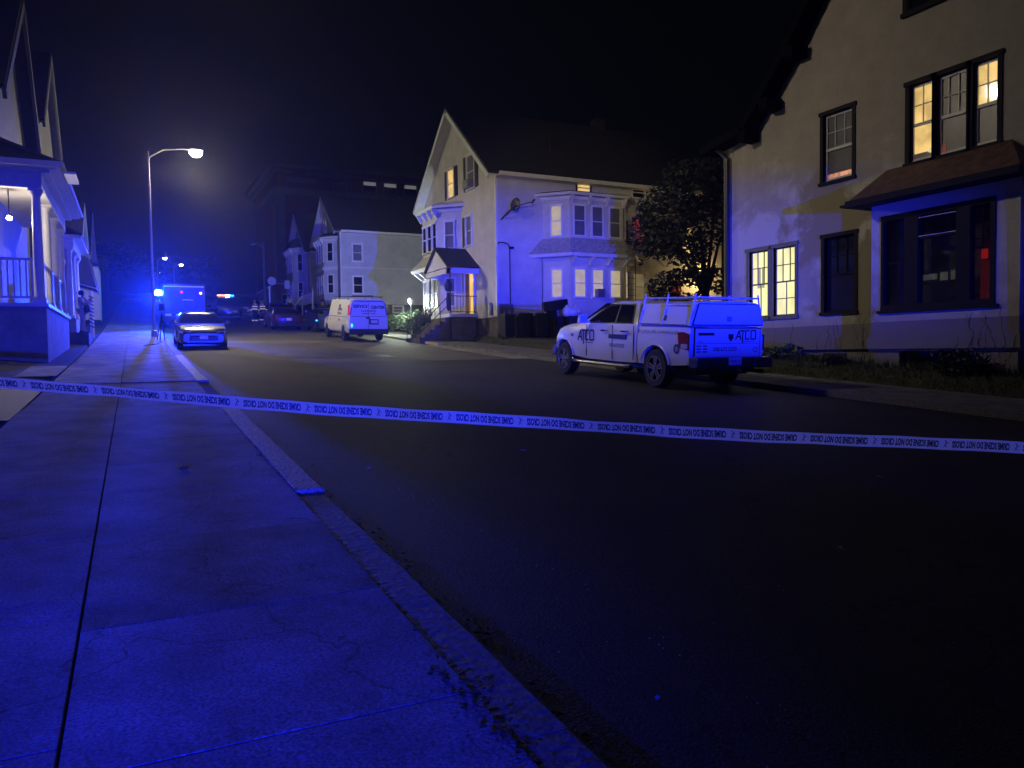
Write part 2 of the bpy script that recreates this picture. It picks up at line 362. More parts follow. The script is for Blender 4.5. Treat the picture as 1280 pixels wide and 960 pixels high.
# ---------------------------------------------------------------- ground, road, pavements
XL0, XL1, XR0, XR1 = -1.5, 1.38, 12.45, 14.7
def off(x, y):
    if x < XL0:
        return .1+min(.25, max(0, (XL0-x-.2)*.1)) if not (11.5 < y < 18.6) else .06
    if x <= XR1: return -.12
    return min(.44, .1+(x-XR1)*.6)
xs = [-160,-60,-25,-12,-6,-4,-3,-2.4,-2,-1.7,-1.5,-1.49,-.5,1.3,5,9,12.45,14.69,14.7,15,15.3,16,17,20,26,40,70,170]
ys = [-60,-40,-25,-12,-6,0,3,6,9,11.49,11.5,14,18.59,18.6]+[22+2.5*i for i in range(26)]+[90,100,120,150,200,270]
m = MB(); nx = len(xs)
vs = [(x, y, g(y)+off(x, y)) for y in ys for x in xs]
m.add(vs, [(j*nx+i, j*nx+i+1, (j+1)*nx+i+1, (j+1)*nx+i) for j in range(len(ys)-1) for i in range(nx-1)])
tag(m.build('ground', soil), kind='structure')
ry = [-60,-40,-20,-10]+[-6+2*i for i in range(60)]+[120,150,200,268]
def strip(x0, x1, ya, yb, dz, th=0, mb=None):
    mb = mb or MB(); yy = sorted({ya, yb} | {y for y in ry if ya < y < yb})
    for a, c in zip(yy[:-1], yy[1:]):
        if th: mb.hexa([(x0,a,g(a)+dz-th),(x1,a,g(a)+dz-th),(x1,c,g(c)+dz-th),(x0,c,g(c)+dz-th)], [(x0,a,g(a)+dz),(x1,a,g(a)+dz),(x1,c,g(c)+dz),(x0,c,g(c)+dz)])
        else: mb.quad((x0,a,g(a)+dz),(x1,a,g(a)+dz),(x1,c,g(c)+dz),(x0,c,g(c)+dz))
    return mb
tag(strip(XL1-.02, XR0+.02, -60, 268, 0).build('road', asph), kind='structure')
def sheet(pts, dz, name, mt, thick=0):           # a flat polygon lying on the sloping street
    mb = MB(); k = len(pts)
    mb.add([(x, y, g(y)+dz) for x, y in pts], [tuple(range(k))])
    return tag(mb.build(name, mt), kind='structure')
def ragged(x0, x1, y0, y1, j=.12, n=7):
    p = [(x0+(x1-x0)*i/n+random.uniform(-j,j)*.3, y0+random.uniform(-j,j)) for i in range(n)]
    p += [(x1+random.uniform(-j,j), y0+(y1-y0)*i/n) for i in range(n)]
    p += [(x1-(x1-x0)*i/n, y1+random.uniform(-j,j)) for i in range(n)]
    p += [(x0+random.uniform(-j,j), y1-(y1-y0)*i/n) for i in range(n)]
    return p
def strip_sheet(left, right, mt, dz):
    mb = MB()
    for (y0, a0, b0), (y1, a1, b1) in zip([(y, l, r) for (y, l), (_, r) in zip(left, right)][:-1], [(y, l, r) for (y, l), (_, r) in zip(left, right)][1:]):
        mb.quad((a0, y0, g(y0)+dz), (b0, y0, g(y0)+dz), (b1, y1, g(y1)+dz), (a1, y1, g(y1)+dz))
    return tag(mb.build('road_patch', mt), kind='structure')
yy_ = [24+1.0*i for i in range(50)]
strip_sheet([(y, 1.45 if y > 33 else 4.6-.33*(y-24)+.12*math.sin(y*2.1)) for y in yy_], [(y, 12.4) for y in yy_], asph_m, .003)  # paler sheet painted where the street lamp lights the road
strip_sheet([(y, 8.9-.1*(y-23)+.1*math.sin(y*3)) for y in yy_[:13]], [(y, 12.3) for y in yy_[:13]], asph_l, .007)
sheet([(4.2, 27.2), (5.9, 25.8), (8.2, 25.9), (8.3, 27.8), (6.9, 29.3), (4.9, 29.1)], .012, 'road_patch', asph_d)
sheet([(3.0, 36.4), (7.5, 35.8), (8.8, 37.2), (7.2, 38.8), (3.4, 38.2)], .012, 'road_patch', asph_l)
# a worn seam of grit down the left lane
m = MB()
for i in range(120):
    y = random.uniform(1.5, 20); x = 2.15+random.gauss(0, .05)+.15*math.sin(y*.5)
    r = random.uniform(.002, .006); a = random.random()*3
    m.add([(x+r*math.cos(a+k*2.1), y+r*math.sin(a+k*2.1), g(y)+.003) for k in range(3)]+[(x, y, g(y)+.003+r)], [(0,1,3),(1,2,3),(2,0,3)])
for i in range(260):
    y = random.uniform(1.5, 16); x = random.uniform(1.5, 9)
    r = random.uniform(.002, .005); a = random.random()*3
    m.add([(x+r*math.cos(a+k*2.1), y+r*math.sin(a+k*2.1), g(y)+.003) for k in range(3)]+[(x, y, g(y)+.003+r)], [(0,1,3),(1,2,3),(2,0,3)])
tag(m.build('road_grit', mat('pale grit', (.45, .43, .4), .5)), kind='stuff')
# left sidewalk: base with dark joints, then single slabs
tag(strip(XL0, XL1-.03, -30, 200, .085, .1).build('sidewalk_base', gapm), kind='structure')
cy = [-4, -2.4, -.9, .5, 1.5, 2.72, 3.98, 5.42, 6.9, 8.15, 9.7, 11.3, 12.85, 14.9, 17.3, 18.9, 21, 23.2, 25.6, 28, 30.5, 33, 36, 39, 42, 46, 50, 55, 60, 66, 72, 80, 90, 110, 150]
mA, mB2 = MB(), MB()
for i, (a, c) in enumerate(zip(cy[:-1], cy[1:])):
    for side, (x0, x1) in enumerate(((XL0, -.275), (-.262, XL1-.24))):
        sft = (.22 if side == 0 and a < 12 else 0)
        dz = .128+random.uniform(-.0015, .0015)
        if 12.8 < a < 17.2: dz = .105
        t1, t2 = random.uniform(-.0015, .0015), random.uniform(-.0015, .0015)
        a2, c2 = a+.004+sft, c-.004+sft
        tgt = mB2 if (8.0 < a < 9.6 and side == 1) or (12.8 < a < 17.2) or (a < 7 and side == 1 and i % 3 == 0) else mA
        tgt.hexa([(x0,a2,g(a2)-.02),(x1,a2,g(a2)-.02),(x1,c2,g(c2)-.02),(x0,c2,g(c2)-.02)],
                 [(x0,a2,g(a2)+dz+t1),(x1,a2,g(a2)+dz+t2),(x1,c2,g(c2)+dz-t1),(x0,c2,g(c2)+dz-t2)])
tag(mA.build('sidewalk', conc, bevel=.003), kind='structure'); tag(mB2.build('sidewalk', conc2, bevel=.003), kind='structure')
# kerb stones
segs = [(-9,-6.6,.1,1),(-6.55,-4,.1,1),(-3.9,-.6,.11,1),(-.595,2.35,.112,1),(2.355,4.6,.112,1),(4.605,6.38,.11,1),(6.39,9.2,.14,0),(9.205,12.75,.138,0),(12.9,17.1,.03,2),(17.3,20.4,.135,3),(20.45,23.6,.13,3),(23.65,27,.13,3)]
segs += [(27.1+3*i, 30.05+3*i, .13, 1) for i in range(28)]
mk = [MB(), MB(), MB(), MB()]
for a, c, h, k in segs:
    n = max(2, int((c-a)/.35)); prevr = None; w_ = .235
    rings = []
    for q in range(n+1):
        y = a+(c-a)*q/n; j = random.uniform(-.006, .006); j2 = random.uniform(-.004, .004)
        x0, x1 = XL1-w_+random.uniform(-.004,.004), XL1+j
        rings.append([Vector((x0,y,g(y)-.1)), Vector((x1,y,g(y)-.1)), Vector((x1,y,g(y)+h-.02+j2)), Vector((x1-.025,y,g(y)+h+j2)), Vector((x0+.01,y,g(y)+h+j2)), Vector((x0,y,g(y)+h-.01))])
    mk[k].loft(rings)
tag(mk[0].build('kerb', granite), kind='structure'); tag(mk[1].build('kerb', granite2), kind='structure'); tag(mk[2].build('kerb', asph_d), kind='structure'); tag(mk[3].build('kerb', granite3), kind='structure')
# right sidewalk and kerb, driveways
tag(strip(XR0+.16, XR1, -30, 200, .125, .15).build('sidewalk', conc2), kind='structure')
tag(strip(XR0, XR0+.16, -30, 24, .12, .2).build('kerb', granite2), kind='structure')
tag(strip(XR0, XR0+.16, 33, 200, .12, .2).build('kerb', granite), kind='structure')
tag(strip(XR0-.5, XR1+.1, 24, 33, .03, .05).build('driveway', conc3), kind='structure')
tag(strip(XR1+.1, 15.0, 24.5, 29.5, .12, .05).build('driveway', conc3), kind='structure')
sheet([(-9, 12.2), (XL0-.02, 12.0), (XL0-.02, 18.2), (-9, 18.4)], .118, 'driveway', asph_d)
sheet([(-9, 19.2), (XL0-.02, 19.0), (XL0-.02, 22.3), (-9, 22.6)], .16, 'side_path', conc)

# ---------------------------------------------------------------- windows, walls
def window(parent, F, u0, u1, z0, z1, pane, casing=trim, sashm=trim, cw=.09, cols=1, rows=1, lower=(1,1), proud=.07, n0=0.0, meet=.5, name='window', ac=False, label=None, shut=0, paneb=None):
    m = MB()
    m.fbox(F, u0-cw, u0, n0, n0+proud, z0, z1); m.fbox(F, u1, u1+cw, n0, n0+proud, z0, z1)
    m.fbox(F, u0-cw-.02, u1+cw+.02, n0, n0+proud+.02, z1, z1+cw*1.2); m.fbox(F, u0-cw-.03, u1+cw+.03, n0, n0+proud+.04, z0-cw*.8, z0)
    wd = m.build(name, casing, parent, label=label)
    s = MB(); sw = .035 if sashm is not white else .062; a, b_ = n0+.012, n0+.045
    zm = z0+(z1-z0)*meet
    s.fbox(F, u0, u0+sw, a, b_, z0, z1); s.fbox(F, u1-sw, u1, a, b_, z0, z1)
    s.fbox(F, u0+sw, u1-sw, a, b_, z1-sw, z1); s.fbox(F, u0+sw, u1-sw, a, b_, z0, z0+sw*1.3); s.fbox(F, u0+sw, u1-sw, a, b_+.01, zm-sw*.6, zm+sw*.6)
    mw = .012
    for (q0, q1, (c, r)) in ((zm+sw*.6, z1-sw, (cols, rows)), (z0+sw*1.3, zm-sw*.6, lower)):
        for i in range(1, c):
            uu = u0+(u1-u0)*i/c; s.fbox(F, uu-mw, uu+mw, a, b_-.01, q0, q1)
        for i in range(1, r):
            zz = q0+(q1-q0)*i/r; s.fbox(F, u0+sw, u1-sw, a, b_-.012, zz-mw, zz+mw)
    s.build('sash', sashm, wd)
    MB().fbox(F, u0+.002, u1-.002, n0-.02, n0+.008, zm if paneb else z0, z1).build('pane', pane, wd)
    if paneb: MB().fbox(F, u0+.002, u1-.002, n0-.02, n0+.008, z0, zm).build('pane', paneb, wd)
    if ac:
        k = MB(); k.fbox(F, u0+.12, u1-.1, n0+.05, n0+.35, z0+.02, z0+.4)
        for i in range(5): k.fbox(F, u0+.15, u1-.13, n0+.35, n0+.36, z0+.06+.06*i, z0+.085+.06*i)
        k.build('air_conditioner', grey, wd)
    if shut:
        for sgn, q in ((-1, u0-cw-.01), (1, u1+cw+.01)):
            if shut == 2 and sgn == 1: continue
            k = MB(); k.fbox(F, min(q, q+sgn*.36), max(q, q+sgn*.36), n0, n0+.045, z0-.03, z1+.03)
            for i in range(int((z1-z0)/.09)):
                k.fbox(F, min(q+sgn*.05, q+sgn*.31), max(q+sgn*.05, q+sgn*.31), n0+.045, n0+.058, z0+.04+i*.09, z0+.09+i*.09)
            k.build('shutter', shutter, wd)
    return wd
def wall(F, u0, u1, z0, z1, ops, t_=.2, mb=None):
    mb = mb or MB()
    us = sorted({u0, u1} | {o[0] for o in ops} | {o[1] for o in ops}); zs = sorted({z0, z1} | {o[2] for o in ops} | {o[3] for o in ops})
    for a, c in zip(us[:-1], us[1:]):
        for p, q in zip(zs[:-1], zs[1:]):
            if any(o[0] <= a and c <= o[1] and o[2] <= p and q <= o[3] for o in ops): continue
            mb.fbox(F, a, c, -t_, 0, p, q)
    return mb
def bracket(mb, F, u, zt, d=.35, h=.35, w_=.1):
    mb.fpoly(lambda a, n, z: F(u+n, a, z), [(0.02, zt), (d, zt), (d, zt-.06), (.1, zt-h), (.02, zt-h)], -w_/2, w_/2)

# ---------------------------------------------------------------- stucco house on the right
SH = thing('stucco_house', (16.3, 11.5, .56), 'tall weathered stucco house with brown hipped awning over its wide dark window', 'house', world=True)
XS = 16.3
FS = frame(XS, 0, 0, -1)      # u = -Y, outward -X
assert abs(FS.N.x+1) < 1e-6
def Y(a, b): return (-max(a, b), -min(a, b))
ybay0, ybay1 = 9.25, 12.66
ops = [(*Y(15.55, 16.35), 2.5, 4.42), (*Y(16.55, 17.3), 2.5, 4.42), (*Y(13.62, 14.55), 2.52, 4.45), (*Y(13.7, 14.6), 5.9, 7.62), (*Y(11.55, 12.12), 5.85, 7.62), (*Y(10.75, 11.45), 5.85, 7.62), (*Y(10.08, 10.62), 5.85, 7.62), (*Y(11.0, 12.15), 9.3, 11.0)]
zE = 7.85
mw = wall(FS, -18.2, -2.6, 1.55, zE, [o for o in ops if o[3] < zE])
prof = [(-18.2, zE), (-2.6, zE), (-4.0, zE), (-5.6, 9.4), (-10.3, 16.0), (-15.0, 9.4), (-16.9, zE)]
mw.fpoly(FS, [(-17.2, zE), (-3.6, zE), (-5.2, 9.3), (-10.4, 15.6), (-15.6, 9.3)], -.2, 0)
mw.box(XS+.2, 27, 18.0, 18.2, 1.55, zE); mw.box(XS+.2, 27, 2.6, 2.8, 1.55, zE)
mw.fbox(FS, -18.2, -13.05, 0, .06, 1.55, 1.8)                # ledge
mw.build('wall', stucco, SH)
mfnd = MB().fbox(FS, -18.15, -2.7, -.25, -.05, .3, 1.55)
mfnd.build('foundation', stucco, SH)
# oriel bay with the wide window
FB = frame(15.72, 0, 0, -1)
mb_ = wall(FB, -ybay1, -ybay0, 1.55, 4.98, [(*Y(9.73, 12.38), 2.44, 4.62)], .18)
mb_.box(15.9, XS, ybay1-.18, ybay1, 1.55, 4.98); mb_.box(15.9, XS, ybay0, ybay0+.18, 1.55, 4.98)
mb_.fbox(FB, -ybay1-.06, -ybay0+.06, 0, .06, 1.55, 1.83)
mb_.fbox(FB, -ybay1-.06, -ybay0+.06, -.6, 0, 1.5, 1.55)
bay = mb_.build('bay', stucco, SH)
mff = MB()
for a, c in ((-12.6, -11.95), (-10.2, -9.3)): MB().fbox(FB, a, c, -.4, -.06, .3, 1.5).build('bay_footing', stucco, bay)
MB().fbox(FB, -11.95, -10.2, -.9, -.85, .3, 1.5).build('basement_opening', black, bay)
MB().fbox(FS, -14.6, -13.9, -.04, -.02, .8, 1.45).build('basement_opening', black, SH)
# wide window: three lights in a dark frame, with a dim room behind
zw0, zw1 = 2.44, 4.62; ww = MB()
for a, c in ((-12.38, -12.32), (-11.78, -11.44), (-10.56, -10.25), (-9.83, -9.73)): ww.fbox(FB, a, c, -.14, .03, zw0, zw1)
for z0, z1 in ((zw0, zw0+.12), (zw1-.12, zw1)): ww.fbox(FB, -12.38, -9.73, -.14, .035, z0, z1)
ww.fbox(FB, -11.44, -10.56, -.12, .0, 3.98, 4.04)
ww.fbox(FB, -12.46, -9.65, 0, .07, zw0-.07, zw0)
wide = ww.build('window', dtrim, SH, label='wide dark three-part window')
ws = MB()
for z in (3.62, 3.8, 4.1): ws.fbox(FB, -10.25, -9.83, -.1, -.07, z, z+.025)
ws.fbox(FB, -10.05, -10.03, -.1, -.07, 3.6, 4.5)
ws.build('sash', dtrim, wide); ws = MB()
for u in (-12.02,): ws.fbox(FB, u, u+.02, -.1, -.07, 3.5, 4.5)
for z in (3.5,): ws.fbox(FB, -12.32, -11.78, -.1, -.07, z, z+.05)
ws.build('sash', dtrim, wide); MB().fbox(FB, -11.44, -10.56, -.1, -.05, 2.96, 3.02).build('sash', dtrim, wide)
edge = mat('pale bar', (.6, .6, .65), .35)
MB().fbox(FB, -11.44, -10.56, .004, .016, 4.44, 4.455).fbox(FB, -11.44, -10.56, .004, .012, 4.03, 4.045).build('glazing_bead', edge, wide)
gl = mat('clear dark pane', (.01, .01, .012), .05, 0, .6); t, b = nodes(gl)
tr = t.nodes.new('ShaderNodeBsdfTransparent'); tr.inputs[0].default_value = (.72, .74, .78, 1); mxs = t.nodes.new('ShaderNodeMixShader'); mxs.inputs[0].default_value = .28
t.links.new(tr.outputs[0], mxs.inputs[1]); t.links.new(b.outputs[0], mxs.inputs[2]); t.links.new(mxs.outputs[0], t.nodes['Material Output'].inputs[0])
MB().fbox(FB, -12.32, -9.83, -.09, -.082, zw0+.1, zw1-.1).build('pane', gl, wide)
room = MB(); room.fbox(FB, -12.4, -9.7, -2.6, -2.55, 1.8, 4.95); room.fbox(FB, -12.45, -12.4, -2.6, -.2, 1.8, 4.95); room.fbox(FB, -9.7, -9.65, -2.6, -.2, 1.8, 4.95)
room.fbox(FB, -12.45, -9.7, -2.6, -.2, 1.75, 1.8); room.fbox(FB, -12.45, -9.7, -2.6, -.2, 4.95, 5.0)
room.build('room_interior', mat('dim room wall', (.08, .075, .08), .9), wide)
rk = MB()
rk.fbox(FB, -10.27, -9.8, -.4, -.37, 2.55, 3.38); rk.build('curtain', lit('dim red curtain', (.30, .03, .03), .45, 6, .4, (1, 6, .4)), wide)  # the curtain's dim light is emission put into its colour
for q_ in ((-10.24, -10.11), (-10.0, -9.82)): MB().fbox(FB, *q_, -.36, -.34, 3.42, 3.62).build('red_lamp', lit('red lamp shade', (1, .03, .02), .7, 2, .8), wide)
MB().fbox(FB, -10.72, -10.62, -.42, -.4, 3.42, 3.56).build('red_lamp', lit('dim red lamp', (.35, .03, .02), .5), wide)
MB().fbox(FB, -11.1, -10.95, -.3, -.25, 3.02, 3.22).fbox(FB, -10.85, -10.6, -.3, -.25, 3.02, 3.24).fbox(FB, -11.5, -11.2, -.3, -.25, 3.08, 3.2).build('papers', lit('papers with painted glow', (.25, .24, .17), .6, 5), wide)  # papers glow by themselves in place of room light
MB().fbox(FB, -11.3, -10.7, -.8, -.75, 2.5, 2.95).build('cabinet', mat('dim cabinet', (.2, .2, .28), .7), wide)
# awning over the bay, hipped brown shingle
aw = MB(); a0, a1 = ybay0-.35, 12.8
e = 15.12
E0, E1, T0, T1 = (e, a0, 4.98), (e, a1, 5.02), (XS+.02, a0+.9, 5.84), (XS+.02, a1-.1, 5.84)
aw.add([E0, E1, T1, T0, (XS, a0, 4.98), (XS, a1, 5.02)], [(0,1,2,3), (0,3,4), (1,5,2), (0,4,5,1), (3,2,5,4)])
aw.build('awning', shing_b, SH)
aw2 = MB(); aw2.fbox(frame(e, 0, 0, -1), -a1-.03, -a0+.03, -.02, .1, 4.86, 5.0); aw2.box(e, XS, a1, a1+.08, 4.88, 5.02)
aw2.box(e, XS, a0, ybay1+.4, 4.90, 4.955)
aw2.build('awning_fascia', dtrim, SH)
# windows
NS = -.12
def rw(o, pane, cols=3, rows=2, lower=(1,1), casing=dtrim, sashm=white, meet=.5, label=None, paneb=None):
    wdw = window(SH, FS, o[0]+.005, o[1]-.005, o[2]+.005, o[3]-.005, pane, casing, sashm, .0001, cols, rows, lower, .001, NS, meet, label=label, paneb=paneb)
    k = MB(); cw = .1
    for a, c in ((o[0]-cw, o[0]), (o[1], o[1]+cw)): k.fbox(FS, a, c, -.14, .025, o[2]-.02, o[3]+.02)
    k.fbox(FS, o[0]-cw-.03, o[1]+cw+.03, -.14, .045, o[3], o[3]+.1); k.fbox(FS, o[0]-cw-.03, o[1]+cw+.03, -.14, .06, o[2]-.08, o[2])
    k.build('casing', casing, wdw); return wdw
oldt = mat('greenish old trim', (.16, .17, .13), .6)
rw(ops[0], litY, 3, 2, (2, 2), oldt, oldt, .5, 'brightly lit yellow window'); rw(ops[1], litY, 3, 2, (2, 1), oldt, oldt, .5, 'brightly lit yellow window')
rw(ops[2], panem, 3, 2, (1, 1), dtrim, dtrim, .5, 'dark window')
rw(ops[3], paneg, 3, 2, (1, 1), dtrim, white, .48)
rw(ops[4], litW2, 2, 2, (1, 1), dtrim, white, .48, 'upper window lit amber')
rw(ops[5], paneg, 3, 2, (1, 1), dtrim, white, .48)
rw(ops[6], litW2, 2, 2, (1, 1), dtrim, white, .48, paneb=paneg)
window(SH, FS, *Y(11.0, 12.15), 9.3, 11.0, panem, dtrim, dtrim, .12)
MB().fbox(FS, -17.08, -16.95, -.111, -.104, 3.35, 3.95).fbox(FS, -16.9, -16.8, -.111, -.104, 3.35, 3.95).build('shelf_silhouette', lit('grey shape against the light', (.62, .58, .3), .8), SH)
# things seen low in the upper windows
MB().fbox(FS, -14.55, -13.76, -.108, -.1, 5.97, 6.1).build('lit_sill_display', lit('lit sill display', (1.0, .42, .22), .8, 3, .35, (1, 3, 1)), SH)
MB().fbox(FS, -12.08, -11.6, -.108, -.1, 5.9, 6.05).build('sill_shelf', mat('pale shelf', (.4, .4, .42), .6), SH)
MB().lathe([(.02, 0), (.075, .03), (.07, .09), (.0, .12)], (XS+.09, 11.63, 6.0)).build('table_lamp', lit('small lamp globe', (1, .75, .35), .9), SH)
MB().fbox(FS, -11.4, -11.28, -.108, -.1, 5.93, 6.1).build('red_pot', lit('red pot', (.6, .12, .08), .35), SH)
# roof: dark slabs past the gable with stepped brackets
rf = MB()
def rline(pts):
    for (ya, za), (yb, zb) in zip(pts[:-1], pts[1:]):
        rf.slab((15.75, ya, za), (27.2, ya, za), (27.2, yb, zb), (15.75, yb, zb), .22)
rline([(18.85, 7.75), (17.15, 8.0), (15.8, 9.35), (10.4, 16.1)]); rline([(10.4, 16.1), (5.0, 9.35), (3.6, 8.0), (2.0, 7.75)])
rf.build('roof', roofd, SH)
for (y, z) in ((17.1, 7.86), (16.25, 8.52), (15.35, 9.62), (14.35, 10.85), (13.3, 12.2)):
    MB().fbox(FS, -y-.12, -y+.2, 0, .55, z-.32, z-.02).build('roof_bracket', roofd, SH)
dp = MB(); dp.tube([(15.95, 18.5, 7.78), (16.12, 18.25, 7.5), (16.2, 18.12, 7.3), (16.2, 18.12, 1.2)], .075, 8); dp.build('downpipe', black, SH)
MB().tube([(15.4, 9.0, 4.9), (15.5, 8.98, 4.7), (15.55, 8.98, .8)], .055, 8).build('downpipe', black, SH)
MB().box(XS-.02, 16.5, 18.2, 18.36, 1.5, 7.7).build('corner_board', mat('dull corner board', (.22, .2, .14), .7), SH)
# vines on the stucco
iv = MB()
for i in range(26):
    side = i % 3
    y = random.uniform(9.3, 10.6) if side == 0 else (random.uniform(12.98, 13.5) if side == 1 else random.uniform(14, 16.5))
    xx = 15.712-.06 if side == 0 else XS-.068
    z = 1.2; pts = [(xx, y, z)]
    for k in range(random.randint(6, 15)):
        y += random.gauss(0, .05); z += random.uniform(.06, .14); pts.append((xx+random.uniform(-.004, .004), y, z))
    pts = [p for p in pts if not (side != 1 and p[2] > 2.36)] 
    pts = [(p[0]+(.06 if p[2] > 1.86 else 0), p[1], p[2]) for p in pts]
    if len(pts) > 2: iv.tube(pts, .006, 3, .003)
tag(iv.build('vine', bark), 'bare thin vines climbing the foot of the stucco house wall', 'vine')

# ---------------------------------------------------------------- gabled clapboard houses
def gable_house(name, label, X0, Y0, Y1, X1, zb, zs, ze, zp, sid, roofm=shing, ovh=.55, group=None, side=1, ground=None):
    """front gable facing the street at X0, ridge along X. side=1 houses right of the street, -1 left"""
    H = thing(name, (X0, (Y0+Y1)/2, zb), label, 'house', group, world=True)
    s = side; ym = (Y0+Y1)/2
    m = MB(); xa, xb = min(X0, X1), max(X0, X1)
    m.box(xa, xb, Y0, Y1, zs, ze)
    F = frame(X0, 0, 0, -1) if s == 1 else frame(X0, 0, 0, 1)
    pts = [(-Y1, ze), (-Y0, ze), (-ym, zp-.12)] if s == 1 else [(Y0, ze), (Y1, ze), (ym, zp-.12)]
    m.fpoly(F, pts, -.2, 0)
    pk = MB.fpoly
    m.build('wall', sid, H)
    MB().box(xa+.06, xb-.06, Y0+.06, Y1-.06, zb-.3, zs).build('foundation', foundm, H)
    r = MB(); k = (zp-ze)/(ym-Y0); eo = ovh*.8
    xo, xe = (X0-s*ovh, X1+s*.3)
    r.slab((xo, Y0-eo, ze-k*eo+.05), (xe, Y0-eo, ze-k*eo+.05), (xe, ym, zp+.05), (xo, ym, zp+.05), .12)
    r.slab((xo, Y1+eo, ze-k*eo+.05), (xe, Y1+eo, ze-k*eo+.05), (xe, ym, zp+.05), (xo, ym, zp+.05), .12)
    r.build('roof', roofm, H)
    tr_ = MB()
    for yy in (Y0, Y1):
        sg = -1 if yy == Y0 else 1
        tr_.slab((xo-s*.03, yy+sg*eo, ze-k*eo-.08), (xo-s*.03, ym, zp-.08), (xo+s*.06, ym, zp-.08), (xo+s*.06, yy+sg*eo, ze-k*eo-.08), .22)
        tr_.slab((xo+s*.07, yy+sg*eo, ze-k*eo-.09), (xo+s*.07, ym, zp-.09), (X0, ym, zp-.09), (X0, yy+sg*eo, ze-k*eo-.09), .04)
    tr_.box(xa-.02, xb+.2, Y0-eo-.08, Y0-.0, ze-k*eo-.1, ze-k*eo+.08); tr_.box(xa+.0, xb+.1, Y0-.04, Y0-.002, ze-.42, ze-.16)
    for sx_ in (X0-s*.03, ):
        for yy in (Y0, Y1): tr_.box(min(sx_, sx_+s*.1), max(sx_, sx_+s*.1), yy-.03 if yy == Y0 else yy-.1, yy+.1 if yy == Y0 else yy+.03, zs, ze)
    tr_.build('roof_trim', trim, H)
    return H, F, frame(0, Y0, 1, 0)
def bay_window(H, F, uc, wd, dep, z0, z1, levels, name='bay', sid=siding, rooft=.35, base=None, nwin=3, sidewins=True):
    """canted bay in wall frame F: wd = width of the flat face"""
    hw = wd/2; sc45 = dep
    pl = [(uc-hw-sc45, 0), (uc-hw, dep), (uc+hw, dep), (uc+hw+sc45, 0)]
    def ring(e, z):
        return [F(uc-hw-sc45-e*1.3, 0, z), F(uc-hw-e*.5, dep+e, z), F(uc+hw+e*.5, dep+e, z), F(uc+hw+sc45+e*1.3, 0, z)]
    m = MB(); m.hexa(ring(0, z0), ring(0, z1)); B = m.build(name, sid, H)
    faces = []
    for (a, b2) in ((pl[0], pl[1]), (pl[1], pl[2]), (pl[2], pl[3])):
        A_ = F(a[0], a[1], 0); B_ = F(b2[0], b2[1], 0); d = (B_-A_)
        fr = frame(A_.x, A_.y, d.x, d.y)
        if fr.N.dot(F.N) < 0: fr = frame(B_.x, B_.y, -d.x, -d.y)
        faces.append((fr, d.length))
    for (zs_, ze_, panes) in levels:
        fr, L = faces[1]; k = nwin; sp_ = L/k
        for i in range(k):
            c = sp_*(i+.5); ww_ = min(.62, sp_*.72)/2
            window(B, fr, c-ww_, c+ww_, zs_, ze_, panes[1+i], cw=.05, proud=.04)
        if sidewins:
            for j in (0, 2):
                fr, L = faces[j]; window(B, fr, L/2-.26, L/2+.26, zs_, ze_, panes[0 if j == 0 else -1], cw=.05, proud=.04)
    return B, ring, faces
def cornice(B, F, ring, z, h=.3, e=.38, up=.25, brk=None, roofm=shing, uc=0, wd=2, dep=1):
    m = MB(); m.hexa(ring(.06, z-h), ring(.12, z-h*.5)); m.hexa(ring(e-.05, z-.12), ring(e, z)); 
    nb_ = 4
    for i in range(nb_):
        u = uc-wd/2+wd*i/(nb_-1); bracket(m, lambda a, n, zz: F(a, n+dep, zz), u, z-.12, e-.06, .42, .1)
    m.build('cornice', trim, B)
    r = MB(); r.hexa(ring(e+.01, z), ring(-.1 if up > .3 else .0, z+up)); r.build('bay_roof', roofm, B)

# centre white house
CH, FC, FCs = gable_house('white_house', 'white clapboard gabled house with two-storey bays, lit open front door and fire escape', 15.2, 32.45, 42.1, 28.6, 2.3, 3.25, 10.15, 14.15, siding)
W = window
W(CH, FC, -38.35, -37.5, 9.75, 11.2, litW2, shut=1, cw=.07); W(CH, FC, -35.75, -34.85, 9.7, 11.35, paneg, shut=1, cw=.07, ac=True)
W(CH, FC, -36.0, -35.3, 6.95, 8.4, paneg, shut=2, cw=.07)
BF, ringF, fF = bay_window(CH, FC, -38.75, 2.3, .95, 3.25, 9.1, [(6.95, 8.35, [paneg, panem, panem, panem, paneg]), (4.0, 5.45, [paneg, paneg, paneg, paneg, paneg])])
cornice(BF, FC, ringF, 9.15, uc=-38.75, wd=2.3, dep=.95, up=.2, roofm=trim)
sk = MB(); sk.hexa(ringF(.62, 6.05), ringF(.02, 6.75)); sk.build('skirt_roof', mat('grey fishscale shingle', (.33, .33, .34), .85, noise=(8, .6, 1.3)), BF)
c2 = MB(); c2.hexa(ringF(.55, 5.9), ringF(.62, 6.04))
for i in range(4): bracket(c2, lambda a, n, zz: FC(a, n+.95, zz), -38.75-1.15+2.3*i/3, 5.9, .5, .38, .09)
c2.build('cornice', trim, BF)
